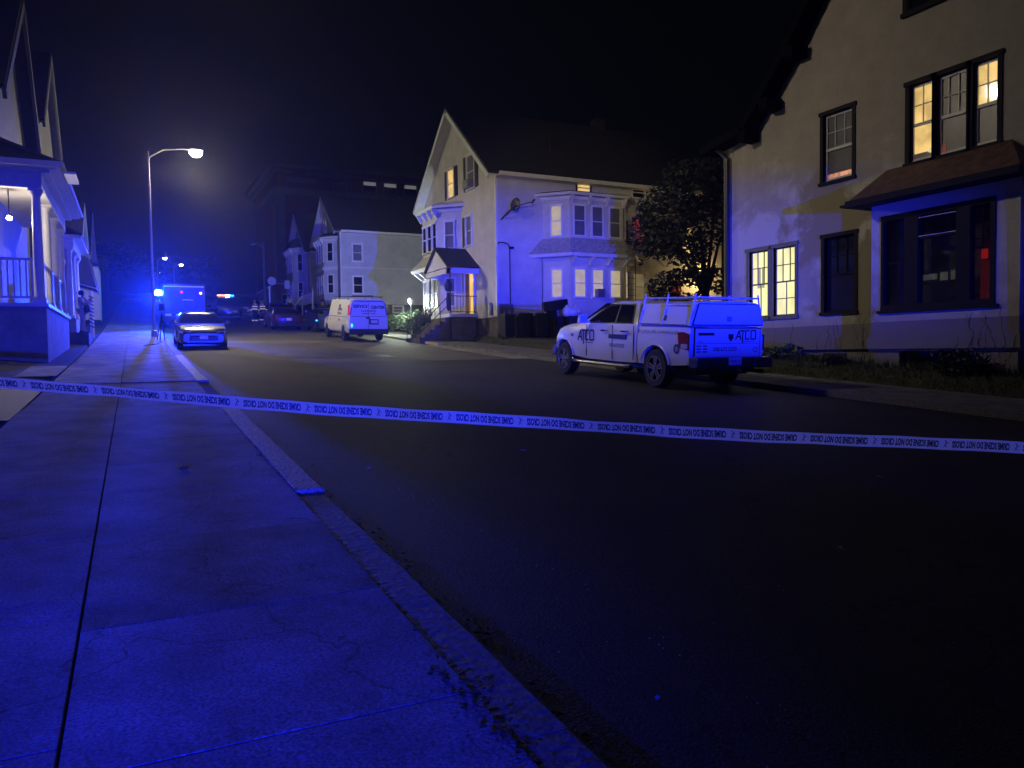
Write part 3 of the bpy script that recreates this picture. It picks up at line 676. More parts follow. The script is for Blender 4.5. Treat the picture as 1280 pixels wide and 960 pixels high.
# side bay
BS, ringS, fS = bay_window(CH, FCs, 20.1, 3.0, .95, 3.25, 8.95, [(7.05, 8.5, [litW, paneg, paneg, paneg, paneg]), (4.15, 5.5, [litW, litW, litW, litW, litW])])
for ch in list(BS.children): pass
cornice(BS, FCs, ringS, 9.05, uc=20.1, wd=3.0, dep=.95, up=.12, roofm=dtrim)
sk = MB(); sk.hexa(ringS(.62, 6.2), ringS(.02, 6.95)); sk.build('skirt_roof', bpy.data.materials['grey fishscale shingle'], BS)
c2 = MB(); c2.hexa(ringS(.55, 6.04), ringS(.62, 6.19))
for i in range(4): bracket(c2, lambda a, n, zz: FCs(a, n+.95, zz), 20.1-1.5+3.0*i/3, 6.04, .5, .38, .09)
c2.build('cornice', trim, BS)
kk = MB(); kk.fbox(FCs, 19.9, 20.3, 1.0, 1.3, 4.17, 4.55)
for i in range(4): kk.fbox(FCs, 19.93, 20.27, 1.3, 1.31, 4.2+.08*i, 4.24+.08*i)
kk.build('air_conditioner', grey, BS)
W(CH, FCs, 19.55, 20.3, 9.35, 9.75, litW2, casing=dtrim, cw=.06, label='small attic window lit yellow')
W(CH, FCs, 22.8, 23.55, 9.3, 9.85, panem, cw=.05); W(CH, FCs, 24.5, 25.3, 9.25, 9.8, panem, cw=.05)
W(CH, FCs, 22.8, 23.5, 7.05, 8.5, litR, cw=.05, label='window with red lit blind'); W(CH, FCs, 22.8, 23.5, 4.15, 5.5, litDim, cw=.05)
W(CH, FCs, 25.9, 26.5, 6.4, 8.0, litW2, cw=.05)
# fire escape
fe = MB(); y0 = 32.45-1.1
for z in (6.95,):
    fe.box(21.9, 25.4, y0, 32.4, z-.05, z)
    for zz in (z+.5, z+.95): fe.tube([(21.9, 32.4, zz), (21.9, y0, zz), (25.4, y0, zz), (25.4, 32.4, zz)], .02, 5)
    for i in range(13): fe.tube([(21.9+3.5*i/12, y0, z), (21.9+3.5*i/12, y0, z+.95)], .012 if i % 4 else .022, 4)
for x in (22.3, 24.9): fe.tube([(x, y0+.05, 6.9), (x, 32.4, 5.9)], .025, 5)
for x in (22.0, 22.45): fe.tube([(x, y0+.35, 4.0), (x, y0+.35, 8.0)], .02, 5)
for i in range(14): fe.tube([(22.0, y0+.35, 4.05+.28*i), (22.45, y0+.35, 4.05+.28*i)], .014, 4)
fe.build('fire_escape', black, CH)
# chimney, dish, service conduits
MB().box(23.6, 24.2, 37.0, 37.6, 12.5, 14.6).build('chimney', mat('very dark brick', (.03, .014, .012), .9, bump=(12, .5, .02)), CH)  # chimney brick in one very dark tone
an = MB(); an.tube([(18.9, 33.9, 11.4), (18.9, 33.9, 12.2)], .02, 6)
for i in range(3): an.tube([(18.5+.1*i, 33.9, 11.85+.14*i), (19.5-.15*i, 33.9, 11.95+.12*i)], .014, 5)
an.build('antenna', black, CH)
ds = MB(); ds.lathe([(.02, 0), (.2, .03), (.3, .08), (.3, .09), (.2, .04), (.02, .012)], (0, 0, 0), 'y', 18)
for v in ds.v:
    q = Matrix.Rotation(R(20), 4, 'X') @ Matrix.Rotation(R(68), 4, 'Z') @ v; v[:] = (q.x+15.95, -q.y+31.8, q.z+8.35)
ds.tube([(15.45, 32.44, 7.75), (15.6, 32.0, 8.0), (15.95, 31.85, 8.35)], .04, 6); ds.tube([(15.95, 31.85, 8.3), (16.55, 31.3, 8.45)], .02, 5)
ds.tube([(16.5, 31.35, 8.38), (16.6, 31.25, 8.55)], .05, 6)
ds.build('satellite_dish', mat('dull dish paint', (.03, .03, .032), .6), CH)
cn = MB(); cn.tube([(15.85, 32.4, 3.4), (15.85, 32.4, 6.45), (15.75, 32.36, 6.62), (15.5, 32.3, 6.68), (15.2, 32.2, 6.66), (15.15, 32.15, 6.56)], .028, 6)
cn.box(15.8, 16.0, 32.25, 32.4, 6.4, 6.5); cn.build('conduit', black, CH)
MB().tube([(17.57, 32.42, 3.4), (17.57, 32.42, 6.7)], .014, 5).build('conduit', black, CH)
gm = MB(); gm.lathe([(.11, 0), (.11, .5), (.08, .55), (.02, .6)], (14.98, 32.7, 3.32)); gm.build('electric_meter', grey, CH)
gm = MB(); gm.box(15.3, 15.95, 32.36, 32.44, 3.3, 3.85); gm.tube([(15.75, 32.3, 3.3), (15.75, 32.3, 3.55), (15.6, 32.3, 3.62), (15.5, 32.3, 3.5), (15.5, 32.3, 3.3)], .04, 6); gm.build('gas_meter', grey, CH)
# entrance porch
py0, py1, px = 34.7, 37.45, 13.75
pz = 3.5
pc = MB(); pc.box(px, 15.2, py0, py1, pz-.16, pz); pcm = pc.build('porch_floor', trim, CH)
MB().box(px+.1, 15.14, py0+.1, py1-.1, 2.2, pz-.16).build('porch_base', foundm, CH)
hood = MB(); hz = 5.75; ap = (py0+py1)/2+.1
hood.slab((px-.25, py0-.3, hz), (15.2, py0-.3, hz), (15.2, ap, 6.85), (px-.25, ap, 6.85), .07)
hood.slab((px-.25, py1+.3, hz), (15.2, py1+.3, hz), (15.2, ap, 6.85), (px-.25, ap, 6.85), .07)
HD = hood.build('porch_roof', shing, CH)
hm = MB(); hm.fpoly(frame(px-.12, 0, 0, -1), [(-py1-.22, hz-.02), (-py0+.22, hz-.02), (-ap, 6.74)], -.05, 0)
hm.box(px-.2, 15.2, py0-.2, py0-.05, hz-.32, hz-.08); hm.box(px-.2, 15.2, py1+.05, py1+.2, hz-.32, hz-.08); hm.box(px-.2, px-.05, py0-.2, py1+.2, hz-.32, hz-.08)
hm.build('pediment', trim, HD)
pp = MB()
for yy in (py0, py1): (pp.tube([(px, yy, pz), (px, yy, hz-.3)], .03, 6) if yy == py0 else MB().tube([(px, yy, pz), (px, yy, hz-.3)], .03, 6).build('porch_post', black, CH))
for yy in (py0,): 
    for zz in (.08, .85): pp.tube([(px, yy, pz+zz), (15.15, yy, pz+zz)], .02, 5)
    for i in range(9): pp.tube([(px+1.4*i/8, yy, pz+.08), (px+1.4*i/8, yy, pz+.85)], .011, 4)
for yy in (py0+.1, py1-.6):
    if yy > py0+.2: pp.build('porch_railing', black, CH); pp = MB()
    pp.tube([(px, yy, pz+.9), (px-1.5, yy, 2.95)], .022, 5); pp.tube([(px, yy, pz+.5), (px-1.5, yy, 2.6)], .018, 5)
    for i in range(4): pp.tube([(px-.5*i, yy, pz+.9-.46*i), (px-.5*i, yy, pz-.2-.36*i)], .018, 5)
pp.build('porch_railing', black, CH)
stp = MB()
for i in range(6): stp.box(px-.26*(i+1), px-.26*i, py0+.12, py1-.62, 2.0, pz-.2-.19*i)
stp.build('porch_steps', foundm, CH)
dr = MB(); dr.box(15.1, 15.2, 34.95, 35.05, pz, 5.6); dr.box(15.1, 15.2, 36.15, 36.25, pz, 5.6); dr.box(15.1, 15.2, 34.95, 36.25, 5.6, 5.72)
DR = dr.build('doorway', trim, CH)
MB().box(15.17, 15.19, 35.05, 35.65, pz+.02, 5.6).build('lit_hall', litD, DR)
MB().box(15.15, 15.19, 35.65, 36.15, pz+.02, 5.6).build('door', mat('brown wooden door', (.2, .09, .05), .5), DR)
W(CH, FC, -37.2, -36.7, 4.0, 5.5, litDim, cw=.06)
light('hall_light', 'POINT', (14.9, 35.35, 5.2), 6, (1, .7, .25), .05)
cl = MB(); cl.lathe([(.02, 0), (.16, .05), (.2, .3), (.12, .5), (.03, .6)], (13.62, 34.62, 4.55), k=10); cl.lathe([(.02, 0), (.1, .1), (.12, .55), (.05, .9)], (13.62, 34.62, 3.6), k=9)
tag(cl.build('bundle', mat('dark cloth', (.03, .03, .05), .9, noise=(5, .5, 1.6)), smooth=True), 'dark cloth bundle hanging on the porch post by the lit door', 'bundle')
fl = thing('flood_lamp', (13.9, 41.0, 4.5), 'glaring white floodlight at the corner of the white house bay', 'lamp', world=True)
MB().box(13.78, 13.96, 40.92, 41.12, 4.42, 4.62).build('lamp_housing', grey, fl)
MB().tube([(13.9, 41.0, 4.42), (13.9, 41.0, 2.4)], .035, 6).build('lamp_post', grey, fl)
MB().lathe([(.0, 0), (.11, .02), (.11, .06), (0, .08)], (13.72, 40.9, 4.52), 'x', 14).build('lamp_lens', bulb_f, fl)

# house two on the right with a rear wing
H2, F2, F2s = gable_house('clapboard_house', 'pale grey clapboard house with round-cornered bay standing behind the white van', 15.0, 61.5, 70.0, 24.6, 4.6, 5.65, 11.75, 15.0, siding2)
W(H2, F2s, 16.0, 16.75, 9.1, 10.45, paneg); W(H2, F2s, 16.0, 16.75, 6.5, 7.85, panem)
MB().fbox(F2s, 15.1, 24.5, .0, .03, 8.55, 8.62).build('belt_course', trim, H2)
W(H2, F2s, 19.3, 20.1, 5.0, 5.5, paneg, cw=.08)
B2, r2, f2 = bay_window(H2, F2, -64.8, 2.6, .9, 5.65, 11.0, [(9.2, 10.7, [paneg]+[panem]*4), (6.6, 8.1, [paneg]+[panem]*4)], sid=siding2)
cornice(B2, F2, r2, 11.15, uc=-64.8, wd=2.6, dep=.9, up=.35, roofm=shing)
MB().hexa(r2(.1, 8.5), r2(.12, 8.75)).build('belt_course', trim, B2)
W(H2, F2, -66.9, -66.3, 12.0, 13.2, panem)
mw2 = MB(); mw2.box(24.6, 28, 63.5, 69, 5.0, 11.0); mw2.build('rear_wing', siding_dk, H2)
# white stair and rail at its front
st = thing('stair_rail', (14.0, 69.5, 4.7), 'white porch railing lit blue in front of the grey clapboard house', 'railing', world=True)
m = MB()
for yy in (67.2, 71.8): m.tube([(13.9, yy, 4.6), (13.9, yy, 7.3)], .05, 6)
m.tube([(13.9, 67.2, 7.0), (13.9, 71.8, 7.0)], .05, 6); m.tube([(13.9, 67.2, 6.1), (13.9, 71.8, 6.1)], .04, 6); m.tube([(12.9, 71.8, 4.9), (13.3, 71.8, 6.2), (13.9, 71.8, 7.0)], .05, 6)
m.build('rail', white, st)
m = MB()
for i in range(18): m.tube([(13.9, 67.3+.26*i, 6.1), (13.9, 67.3+.26*i, 7.0)], .02, 4)
m.build('balusters', white, st)
wl = thing('low_wall', (14.2, 64, 4.4), 'low dark retaining wall behind the parked van', 'wall', world=True)
MB().box(13.9, 14.4, 56, 68, 3.4, 5.55).build('wall', foundm, wl)
H3, F3, F3s = gable_house('clapboard_house', 'pale clapboard house with steep narrow gable beyond the grey one', 15.0, 73.5, 82.5, 25, 5.4, 6.4, 11.6, 15.6, siding3)
B3, r3, f3 = bay_window(H3, F3, -77.0, 3.0, 1.2, 6.4, 11.6, [(9.6, 11.2, [panem]*5), (7.0, 8.5, [panem]*5)], sid=siding3)
cornice(B3, F3, r3, 11.75, uc=-77, wd=3.0, dep=1.2, up=.9, roofm=shing)
PB = thing('brick_shop', (20, 116, 9), 'low pinkish brick building with flat roof at the far end of the street', 'building', world=True)
MB().box(17.8, 28, 110, 128, 7, 11.4).build('wall', pinkm, PB)
MB().box(17.7, 28.1, 109.9, 128.1, 11.4, 11.6).build('parapet', trim, PB)
W(PB, frame(0, 110, 1, 0), 18.6, 20.2, 8.4, 10.0, panem)
# big brick block behind
BB = thing('brick_block', (38, 140, 10), 'large dark brick block with pale stone bands and cornice looming behind the houses', 'building', world=True)
MB().box(22.3, 62, 135, 160, 8, 32.4).build('wall', brickm, BB)
m = MB(); m.box(20.6, 63, 133.6, 161, 33.0, 33.7); m.box(21.4, 62.6, 134.3, 160.6, 32.4, 33.0); m.box(21.8, 62.3, 134.5, 160, 28.6, 30.0)
m.box(21.9, 23.6, 134.6, 136, 8, 28.6); m.box(29.6, 31.6, 134.6, 136, 8, 28.6); m.box(39, 40.2, 134.6, 136, 8, 28.6); m.box(48, 49.2, 134.6, 136, 8, 28.6)
m.build('stone_bands', stonem, BB)
FBB = frame(0, 135, 1, 0)
for i, u in enumerate((32, 37.3, 41.1, 44.9, 48.5, 52.1)):
    W(BB, FBB, u, u+2.3, 30.4, 32.2, litTiny if i else panem, paneb=panem, meet=.62, cw=.12, casing=stonem, sashm=stonem)
for r_ in range(3):
    for u in (33, 36, 41.5, 45, 51, 55): W(BB, FBB, u, u+1.6, 11+5.6*r_, 14.4+5.6*r_, panem, cw=.1, casing=stonem, sashm=dtrim)
MB().box(24, 29, 134.9, 135, 31.0, 31.9).build('name_panel', stonem, BB)
# warm lamp on the side wall behind the maple
MB().box(27.0, 27.16, 32.3, 32.44, 5.3, 5.45).build('lamp_bracket', black, CH)
MB().lathe([(0, -.08), (.07, -.05), (.08, .03), (0, .07)], (27.08, 32.1, 5.4), k=12).build('wall_lamp', mat('warm wall lamp', (1, .8, .4), emis=(1, .7, .3), es=12), CH, smooth=True)
light('wall_lamp_light', 'POINT', (27.0, 31.5, 5.35), 150, (1, .68, .26), .06)
MB().box(25.3, 25.8, 32.36, 32.44, 4.0, 5.2).build('red_cloth', mat('red cloth', (.4, .05, .04), .8), CH)

# ---------------------------------------------------------------- left side houses
LH1 = thing('porch_house', (-3.3, 28, 1.5), 'white porch house with round columns on a rendered base at the left edge', 'house', world=True)
m = MB(); m.box(-12, -3.35, 25, 33.4, 2.9, 9.5)
ap1 = (-3.35, 29.6)
FLw = frame(-3.35, 0, 0, 1)
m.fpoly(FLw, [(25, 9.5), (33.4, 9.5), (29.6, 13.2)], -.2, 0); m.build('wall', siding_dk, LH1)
r = MB(); r.slab((-2.9, 33.9, 8.9), (-12, 33.9, 8.9), (-12, 29.6, 13.35), (-2.9, 29.6, 13.35), .12); r.slab((-2.9, 24.5, 8.9), (-12, 24.5, 8.9), (-12, 29.6, 13.35), (-2.9, 29.6, 13.35), .12)
r.build('roof', shing, LH1)
r = MB(); r.slab((-2.86, 33.9, 8.76), (-2.86, 29.6, 13.2), (-2.96, 29.6, 13.2), (-2.96, 33.9, 8.76), .26); r.slab((-2.86, 24.5, 8.76), (-2.86, 29.6, 13.2), (-2.96, 29.6, 13.2), (-2.96, 24.5, 8.76), .26)
r.build('bargeboard', siding_dk, LH1)
# porch
pY0, pY1, pX = 23.9, 31.6, -2.08
m = MB(); m.box(-6, pX, pY0, pY1, 1.0, 2.98); m.build('porch_base', concw, LH1)
MB().box(-6, pX+.06, pY0-.06, pY1+.06, 2.98, 3.07).build('porch_floor', trim, LH1)
def column(parent, x, y, z0, z1, r=.12):
    m = MB(); m.box(x-.17, x+.17, y-.17, y+.17, z0, z0+.1)
    m.lathe([(r*1.25, z0+.1), (r*1.25, z0+.16), (r*1.02, z0+.2), (r*1.03, z0+1.2), (r*.86, z1-.2), (r*1.0, z1-.17), (r*1.3, z1-.1), (r*1.3, z1-.07)], (x, y, 0), k=20)
    m.box(x-.17, x+.17, y-.17, y+.17, z1-.07, z1); return m.build('column', trim, parent, auto=40)
for yy in (24.12, 26.5, 28.9, 31.3): column(LH1, pX-.16, yy, 3.07, 6.1)
m = MB(); m.box(-6, pX, pY0, pY0+.22, 6.1, 6.5); m.box(pX-.22, pX, pY0+.22, pY1, 6.1, 6.5); m.box(-6, pX+.2, pY0-.12, pY1+.1, 6.5, 6.58)
m.box(-6, pX+.36, pY0-.3, pY1+.3, 6.58, 6.66); m.box(pX+.36, pX+.46, pY0-.3, pY1+.3, 6.6, 6.76); m.box(-6, pX+.46, pY0-.42, pY0-.3, 6.6, 6.76)
m.build('porch_entablature', trim, LH1)
MB().box(-6, pX-.22, pY0+.22, pY1-.1, 6.15, 6.2).build('porch_ceiling', mat('porch ceiling paint', (.5, .47, .45), .7), LH1)
m = MB(); m.slab((pX+.45, pY0-.4, 6.78), (pX+.45, pY1+.3, 6.78), (-3.4, pY1+.1, 7.5), (-3.4, pY0-.1, 7.5), .07); m.slab((-6, pY0-.42, 6.78), (pX+.45, pY0-.4, 6.78), (-3.4, pY0+.6, 7.5), (-6, pY0+.6, 7.5), .07)
m.build('porch_roof', shing, LH1)
gt = MB(); gt.tube([(pX+.5, pY0-.4, 6.72), (pX+.5, pY1+.4, 6.72)], .06, 6); gt.box(pX+.5, pX+.78, 24.2, 25.6, 6.6, 6.66); gt.build('gutter', trim, LH1)
rl = MB(); rl.box(-6, pX-.3, pY0+.1, pY0+.17, 4.2, 4.27); rl.box(-6, pX-.3, pY0+.1, pY0+.17, 3.2, 3.26)
for i in range(26): rl.box(-5.9+.14*i, -5.86+.14*i, pY0+.11, pY0+.15, 3.26, 4.2)
for a, c in ((24.3, 26.35), (26.65, 28.75), (29.05, 31.15)):
    rl.box(pX-.2, pX-.13, a, c, 4.2, 4.27); rl.box(pX-.2, pX-.13, a, c, 3.2, 3.26)
    k = int((c-a)/.14)
    for i in range(1, k): rl.box(pX-.185, pX-.145, a+.14*i, a+.14*i+.04, 3.26, 4.2)
rl.build('railing', trim, LH1)
MB().box(-6, -3.3, 25.0, 25.04, 3.1, 6.1).build('porch_back_wall', siding3, LH1)
W(LH1, frame(0, 24.99, 1, 0), -3.95, -3.45, 3.6, 5.0, panem)
pl_ = thing('porch_lamp', (-3.05, 24.9, 5.75), 'small glaring porch ceiling lamp of the house with white columns', 'lamp', world=True)
MB().lathe([(.0, -.02), (.06, 0), (.07, .05), (.03, .09), (0, .1)], (-2.92, 24.6, 5.35), k=12).build('bulb', bulb, pl_)
MB().tube([(-2.92, 24.6, 5.45), (-2.92, 24.6, 6.15)], .015, 5).build('stem', black, pl_)
light('porch_light', 'POINT', (-2.92, 24.6, 5.25), 130, (1, .86, .66), .06)
# second house on the left
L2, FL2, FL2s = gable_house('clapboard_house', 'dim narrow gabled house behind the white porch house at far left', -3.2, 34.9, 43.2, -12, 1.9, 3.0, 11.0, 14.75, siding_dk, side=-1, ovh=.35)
for ch in L2.children:
    if ch.name.startswith('roof_trim'): ch.data.materials[0] = siding_dk
m = MB(); m.box(-4.5, -2.15, 36.8, 41.6, 2.6, 3.25); m.build('porch_base', concw, L2)
for yy in (37.0, 39.2, 41.4): column(L2, -2.35, yy, 3.25, 6.2)
m = MB(); m.box(-4.5, -2.15, 36.7, 41.7, 6.2, 6.55); m.box(-4.5, -1.85, 36.5, 41.9, 6.55, 6.68); m.build('porch_entablature', trim, L2)
MB().slab((-1.8, 36.4, 6.7), (-1.8, 42, 6.7), (-3.3, 42, 7.5), (-3.3, 36.4, 7.5), .08).build('porch_roof', shing, L2)
rl = MB(); rl.box(-2.4, -2.33, 37.2, 41.2, 4.15, 4.22); rl.box(-2.4, -2.33, 37.2, 41.2, 3.4, 3.46)
for i in range(26): rl.box(-2.39, -2.34, 37.25+.15*i, 37.29+.15*i, 3.46, 4.15)
rl.build('railing', trim, L2)
L3, FL3, FL3s = gable_house('clapboard_house', 'white house with a projecting front bay beside the bright blue beacon', -2.7, 47, 55, -11, 2.9, 4.2, 7.6, 10.6, siding2, side=-1, ovh=.35)
W(L3, FL3, 49.2, 50.2, 4.9, 6.6, panem, cw=.1)
m = MB(); m.box(-2.7, -1.75, 50.8, 54, 3.8, 6.9); m.build('bay', siding2, L3)
MB().slab((-1.5, 50.5, 6.9), (-1.5, 54.3, 6.9), (-2.7, 54.3, 7.5), (-2.7, 50.5, 7.5), .08).build('bay_roof', shing, L3)
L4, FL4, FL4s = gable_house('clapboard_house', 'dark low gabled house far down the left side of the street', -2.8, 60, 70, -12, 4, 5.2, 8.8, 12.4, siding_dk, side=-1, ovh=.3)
W(L4, FL4, 63, 64, 6, 7.5, panem)
can = thing('canopy', (-2.2, 44.5, 5.4), 'dark fabric canopy hanging over the sidewalk side of the left houses', 'canopy', world=True)
m = MB(); m.hexa([(-2.9, 43.4, 5.45), (-1.6, 43.4, 5.05), (-1.6, 46.6, 5.05), (-2.9, 46.6, 5.45)], [(-2.9, 43.4, 6.9), (-1.9, 43.4, 6.55), (-1.9, 46.6, 6.55), (-2.9, 46.6, 6.9)]); m.build('fabric', mat('dark canvas', (.03, .03, .04), .9), can, bevel=.05)
m = MB(); m.tube([(-2.85, 43.4, 5.4), (-1.6, 43.4, 5.02), (-1.6, 46.6, 5.02), (-2.85, 46.6, 5.4)], .025, 6); m.build('frame', grey, can)
sp_ = thing('striped_post', (-1.74, 40.6, 2.6), 'short post with diagonal stripes beside the standing person', 'post', world=True)
MB().tube([(-1.74, 40.6, 2.4), (-1.74, 40.6, 4.7)], .09, 8).build('post', white, sp_)
m = MB()
for i in range(9): m.tube([(-1.84, 40.5, 3.1+.17*i), (-1.64, 40.5, 3.0+.17*i)], .03, 4)
m.build('stripes', p_blue, sp_)
stoop = thing('stone_stoop', (-2.3, 35.4, 2.1), 'low dark stone stoop under the person in pale clothes, past the porch base', 'stoop', world=True)
MB().box(-3.2, -1.6, 34.4, 36.5, 1.9, 2.6).build('landing', foundm, stoop); MB().box(-3.0, -1.7, 34.1, 34.4, 1.9, 2.35).build('step', foundm, stoop)

# ---------------------------------------------------------------- street lamps, poles, signs
def street_lamp(loc, h, arm, label, group='street lamps along the left kerb', bm=bulb, r=.07, head=.3, rz=0):
    t_ = thing('street_lamp', loc, label, 'street lamp', group, rz=rz)
    MB().lathe([(.14, 0), (.14, .3), (r, .36), (r*.75, h*.6), (r*.45, h)], k=10).build('pole', grey, t_, auto=40)
    MB().tube([(0, 0, h-.3), (arm*.35, 0, h+.15), (arm*.8, 0, h+.3), (arm, 0, h+.3)], .035, 6).build('arm', grey, t_)
    hd = MB(); hd.box(arm-.1, arm+.55, -.2, .2, h+.27, h+.36); hdo = hd.build('lamp_head', grey, t_, bevel=.03)
    MB().lathe([(0, -head*.9), (head*.6, -head*.75), (head, -head*.3), (head, .01)], (arm+.22, 0, h+.26), k=14).build('lens', bm, hdo, smooth=True)
    return t_
street_lamp((.86, 40.3, g(40.3)+.1), 8.75, 1.9, 'tall thin street lamp with glaring head over the left kerb', rz=R(8))
for x, y, z, lb in ((5.0, 142, 0, 'far street lamp, left one of the two small lights above the rescue truck'), (7.9, 150, 0, 'far street lamp, right one of the two small lights above the rescue truck'), (5.6, 190, -.5, 'faintest far street lamp just right of the blue beacon')):
    street_lamp((x-1.2, y, g(y)), (6.8 if y == 142 else 6.0 if y == 150 else 5.2), 1.0, lb, bm=bulb_far, head=.3)
hl = thing('street_lamp', (1.6, 19.4, 11.9), 'lamp hung on a wire high over the left sidewalk', 'street lamp', world=True)
m = MB(); m.box(1.4, 1.9, 19.2, 19.6, 11.95, 12.05); m.tube([(-14, 19.4, 13.5), (1.6, 19.4, 12.3), (13.5, 19.4, 14)], .01, 4); m.build('housing', grey, hl)
MB().lathe([(0, -.1), (.2, -.07), (.26, .03), (0, .05)], (1.63, 19.4, 11.92), k=14).build('lens', bulb, hl)
up = thing('utility_pole', (13.1, 88.6, g(88.6)), 'tall grey utility pole with lamp arms far down on the right', 'pole')
MB().lathe([(.17, 0), (.12, 7.4)], k=8).build('pole', grey, up); m = MB(); m.tube([(0, 0, 6.8), (-.7, 0, 7.3), (-1.1, 0, 7.2)], .04, 5); m.box(-1.3, -.9, -.12, .12, 7.1, 7.25); m.build('arm', grey, up)
def sign(x, y, label, rot=0, hh=3.0, disc=False):
    t_ = thing('street_sign', (x, y, g(y)+.1), label, 'sign', 'street signs far down on the right')
    MB().tube([(0, 0, 0), (0, 0, hh)], .04, 6).build('post', grey, t_)
    (MB().lathe([(.0, -.02), (.4, -.015), (.4, .015), (0, .02)], (0, -.06, hh-.4), 'y', 16) if disc else MB().box(-.25, .25, -.07, -.04, hh-.9, hh-.1)).build('plate', mat('blue-lit sign face', (.4, .42, .5), .5), t_)
sign(11.9, 76, 'far sign on a thin post left of the pink brick shop', disc=True, hh=3.4); sign(13.4, 76.5, 'far rectangular sign in front of the pink brick shop', hh=3.2)
wp = thing('marker_post', (10.6, 69.0, g(69)), 'pale upright post behind the dark parked vehicle', 'post'); MB().box(-.06, .06, -.06, .06, 0, 2.7).build('post', white, wp)
sd = thing('folding_stand', (1.1, 36.4, g(36.4)+.13), 'thin-legged folding stand on the kerb beside the silver sedan', 'stand')
m = MB()
for x, y in ((-.35, 1.2), (.1, -1.0), (-.2, -.6)): m.tube([(0, 0, 1.3), (x*.6, y*.5, 0)], .022, 5)
m.build('leg', black, sd); MB().box(-.12, .12, -.08, .08, 1.3, 1.6).build('head', black, sd, bevel=.02)
cb = MB(); pts = [(1.05-.02*i*i*.12, 35.6-.24*i+.3*math.sin(i*.7), 0) for i in range(14)]
cb.tube([(x-.05*i*.5, y, g(y)+.145) for i, (x, y, z) in enumerate(pts)], .015, 5)
tag(cb.build('cable', rubber), 'black cable curling over the sidewalk from the folding stand', 'cable')

# ---------------------------------------------------------------- vehicles
def ringpts(y, zb, zt, w_, top=.9, crown=.015, belly=.86):
    h = zt-zb
    half = [(w_*belly, zb), (w_*.97, zb+h*.12), (w_, zb+h*.38), (w_*.99, zb+h*.68), (w_*.955, zb+h*.9), (w_*top, zt), (w_*top*.5, zt+crown)]
    pts = [Vector((x, y, z)) for x, z in half]+[Vector((-x, y, z)) for x, z in half[::-1]]
    return pts
def wheel(parent, x, y, r, w_=.22, side=-1, spokes=5, rim=chrome, name='wheel'):
    m = MB(); s = side
    m.lathe([(r*.62, x-s*w_), (r*.93, x-s*w_), (r, x-s*w_*.85), (r, x-s*w_*.15), (r*.93, x), (r*.66, x)], (0, y, r), 'x', 26, True)
    tw = m.build(name, rubber, parent, auto=35)
    k = MB(); k.lathe([(r*.66, x-s*w_), (r*.66, x-s*.01), (r*.6, x-s*.005), (r*.57, x-s*.03), (r*.55, x-s*.09), (.0, x-s*.095)], (0, y, r), 'x', 26)
    k.build('rim_barrel', black if spokes else rim, tw, auto=35)
    q = MB(); q.lathe([(r*.14, x-s*.05), (r*.14, x-s*.005), (r*.08, x+s*.003), (0, x+s*.003)], (0, y, r), 'x', 14)
    for i in range(spokes):
        a = 2*math.pi*i/spokes+.3
        for da in (-.17, .17):
            c, sn = math.cos(a), math.sin(a); c2_, s2_ = math.cos(a+da), math.sin(a+da)
            p0 = Vector((0, c*r*.1-sn*da*r*.3, sn*r*.1+c*da*r*.3)); p1 = Vector((0, c2_*r*.6, s2_*r*.6))
            d = (p1-p0).normalized(); nn = Vector((0, -d.z, d.y))*r*.05
            x0, x1 = x-s*.05, x-s*.008
            b_ = [Vector((x0, y+v.y, r+v.z)) for v in (p0-nn, p0+nn, p1+nn*1.3, p1-nn*1.3)]; t_ = [Vector((x1, v.y, v.z)) for v in b_]
            q.hexa(b_, t_)
    if spokes: q.lathe([(r*.58, x-s*.02), (r*.66, x-s*.01), (r*.66, x+s*.008), (r*.6, x+s*.008)], (0, y, r), 'x', 26, True)
    q.build('rim', rim, tw)
    return tw
def arch_cutter(xs_, ys_, r, depth=.36, W_=1.0):
    m = MB()
    for y in ys_:
        for s in (-1, 1):
            m.lathe([(r*1.17, s*(W_+.2)), (r*1.17, s*(W_-depth))], (0, y, r*1.02), 'x', 28)
    me = m.mesh('cutter'); return me
def side_poly(mb, pts, wfun, s, off_=.006, th=.012):
    # polygon in (y,z) on the flank; wfun(y,z) gives the half width there
    k = len(pts)
    a = [Vector((s*(wfun(y, z)+off_), y, z)) for y, z in pts]; b_ = [Vector((s*(wfun(y, z)-th), y, z)) for y, z in pts]
    mb.add(b_+a, [tuple(range(k))[::-1], tuple(range(k, 2*k))]+[(i, (i+1) % k, (i+1) % k+k, i+k) for i in range(k)])

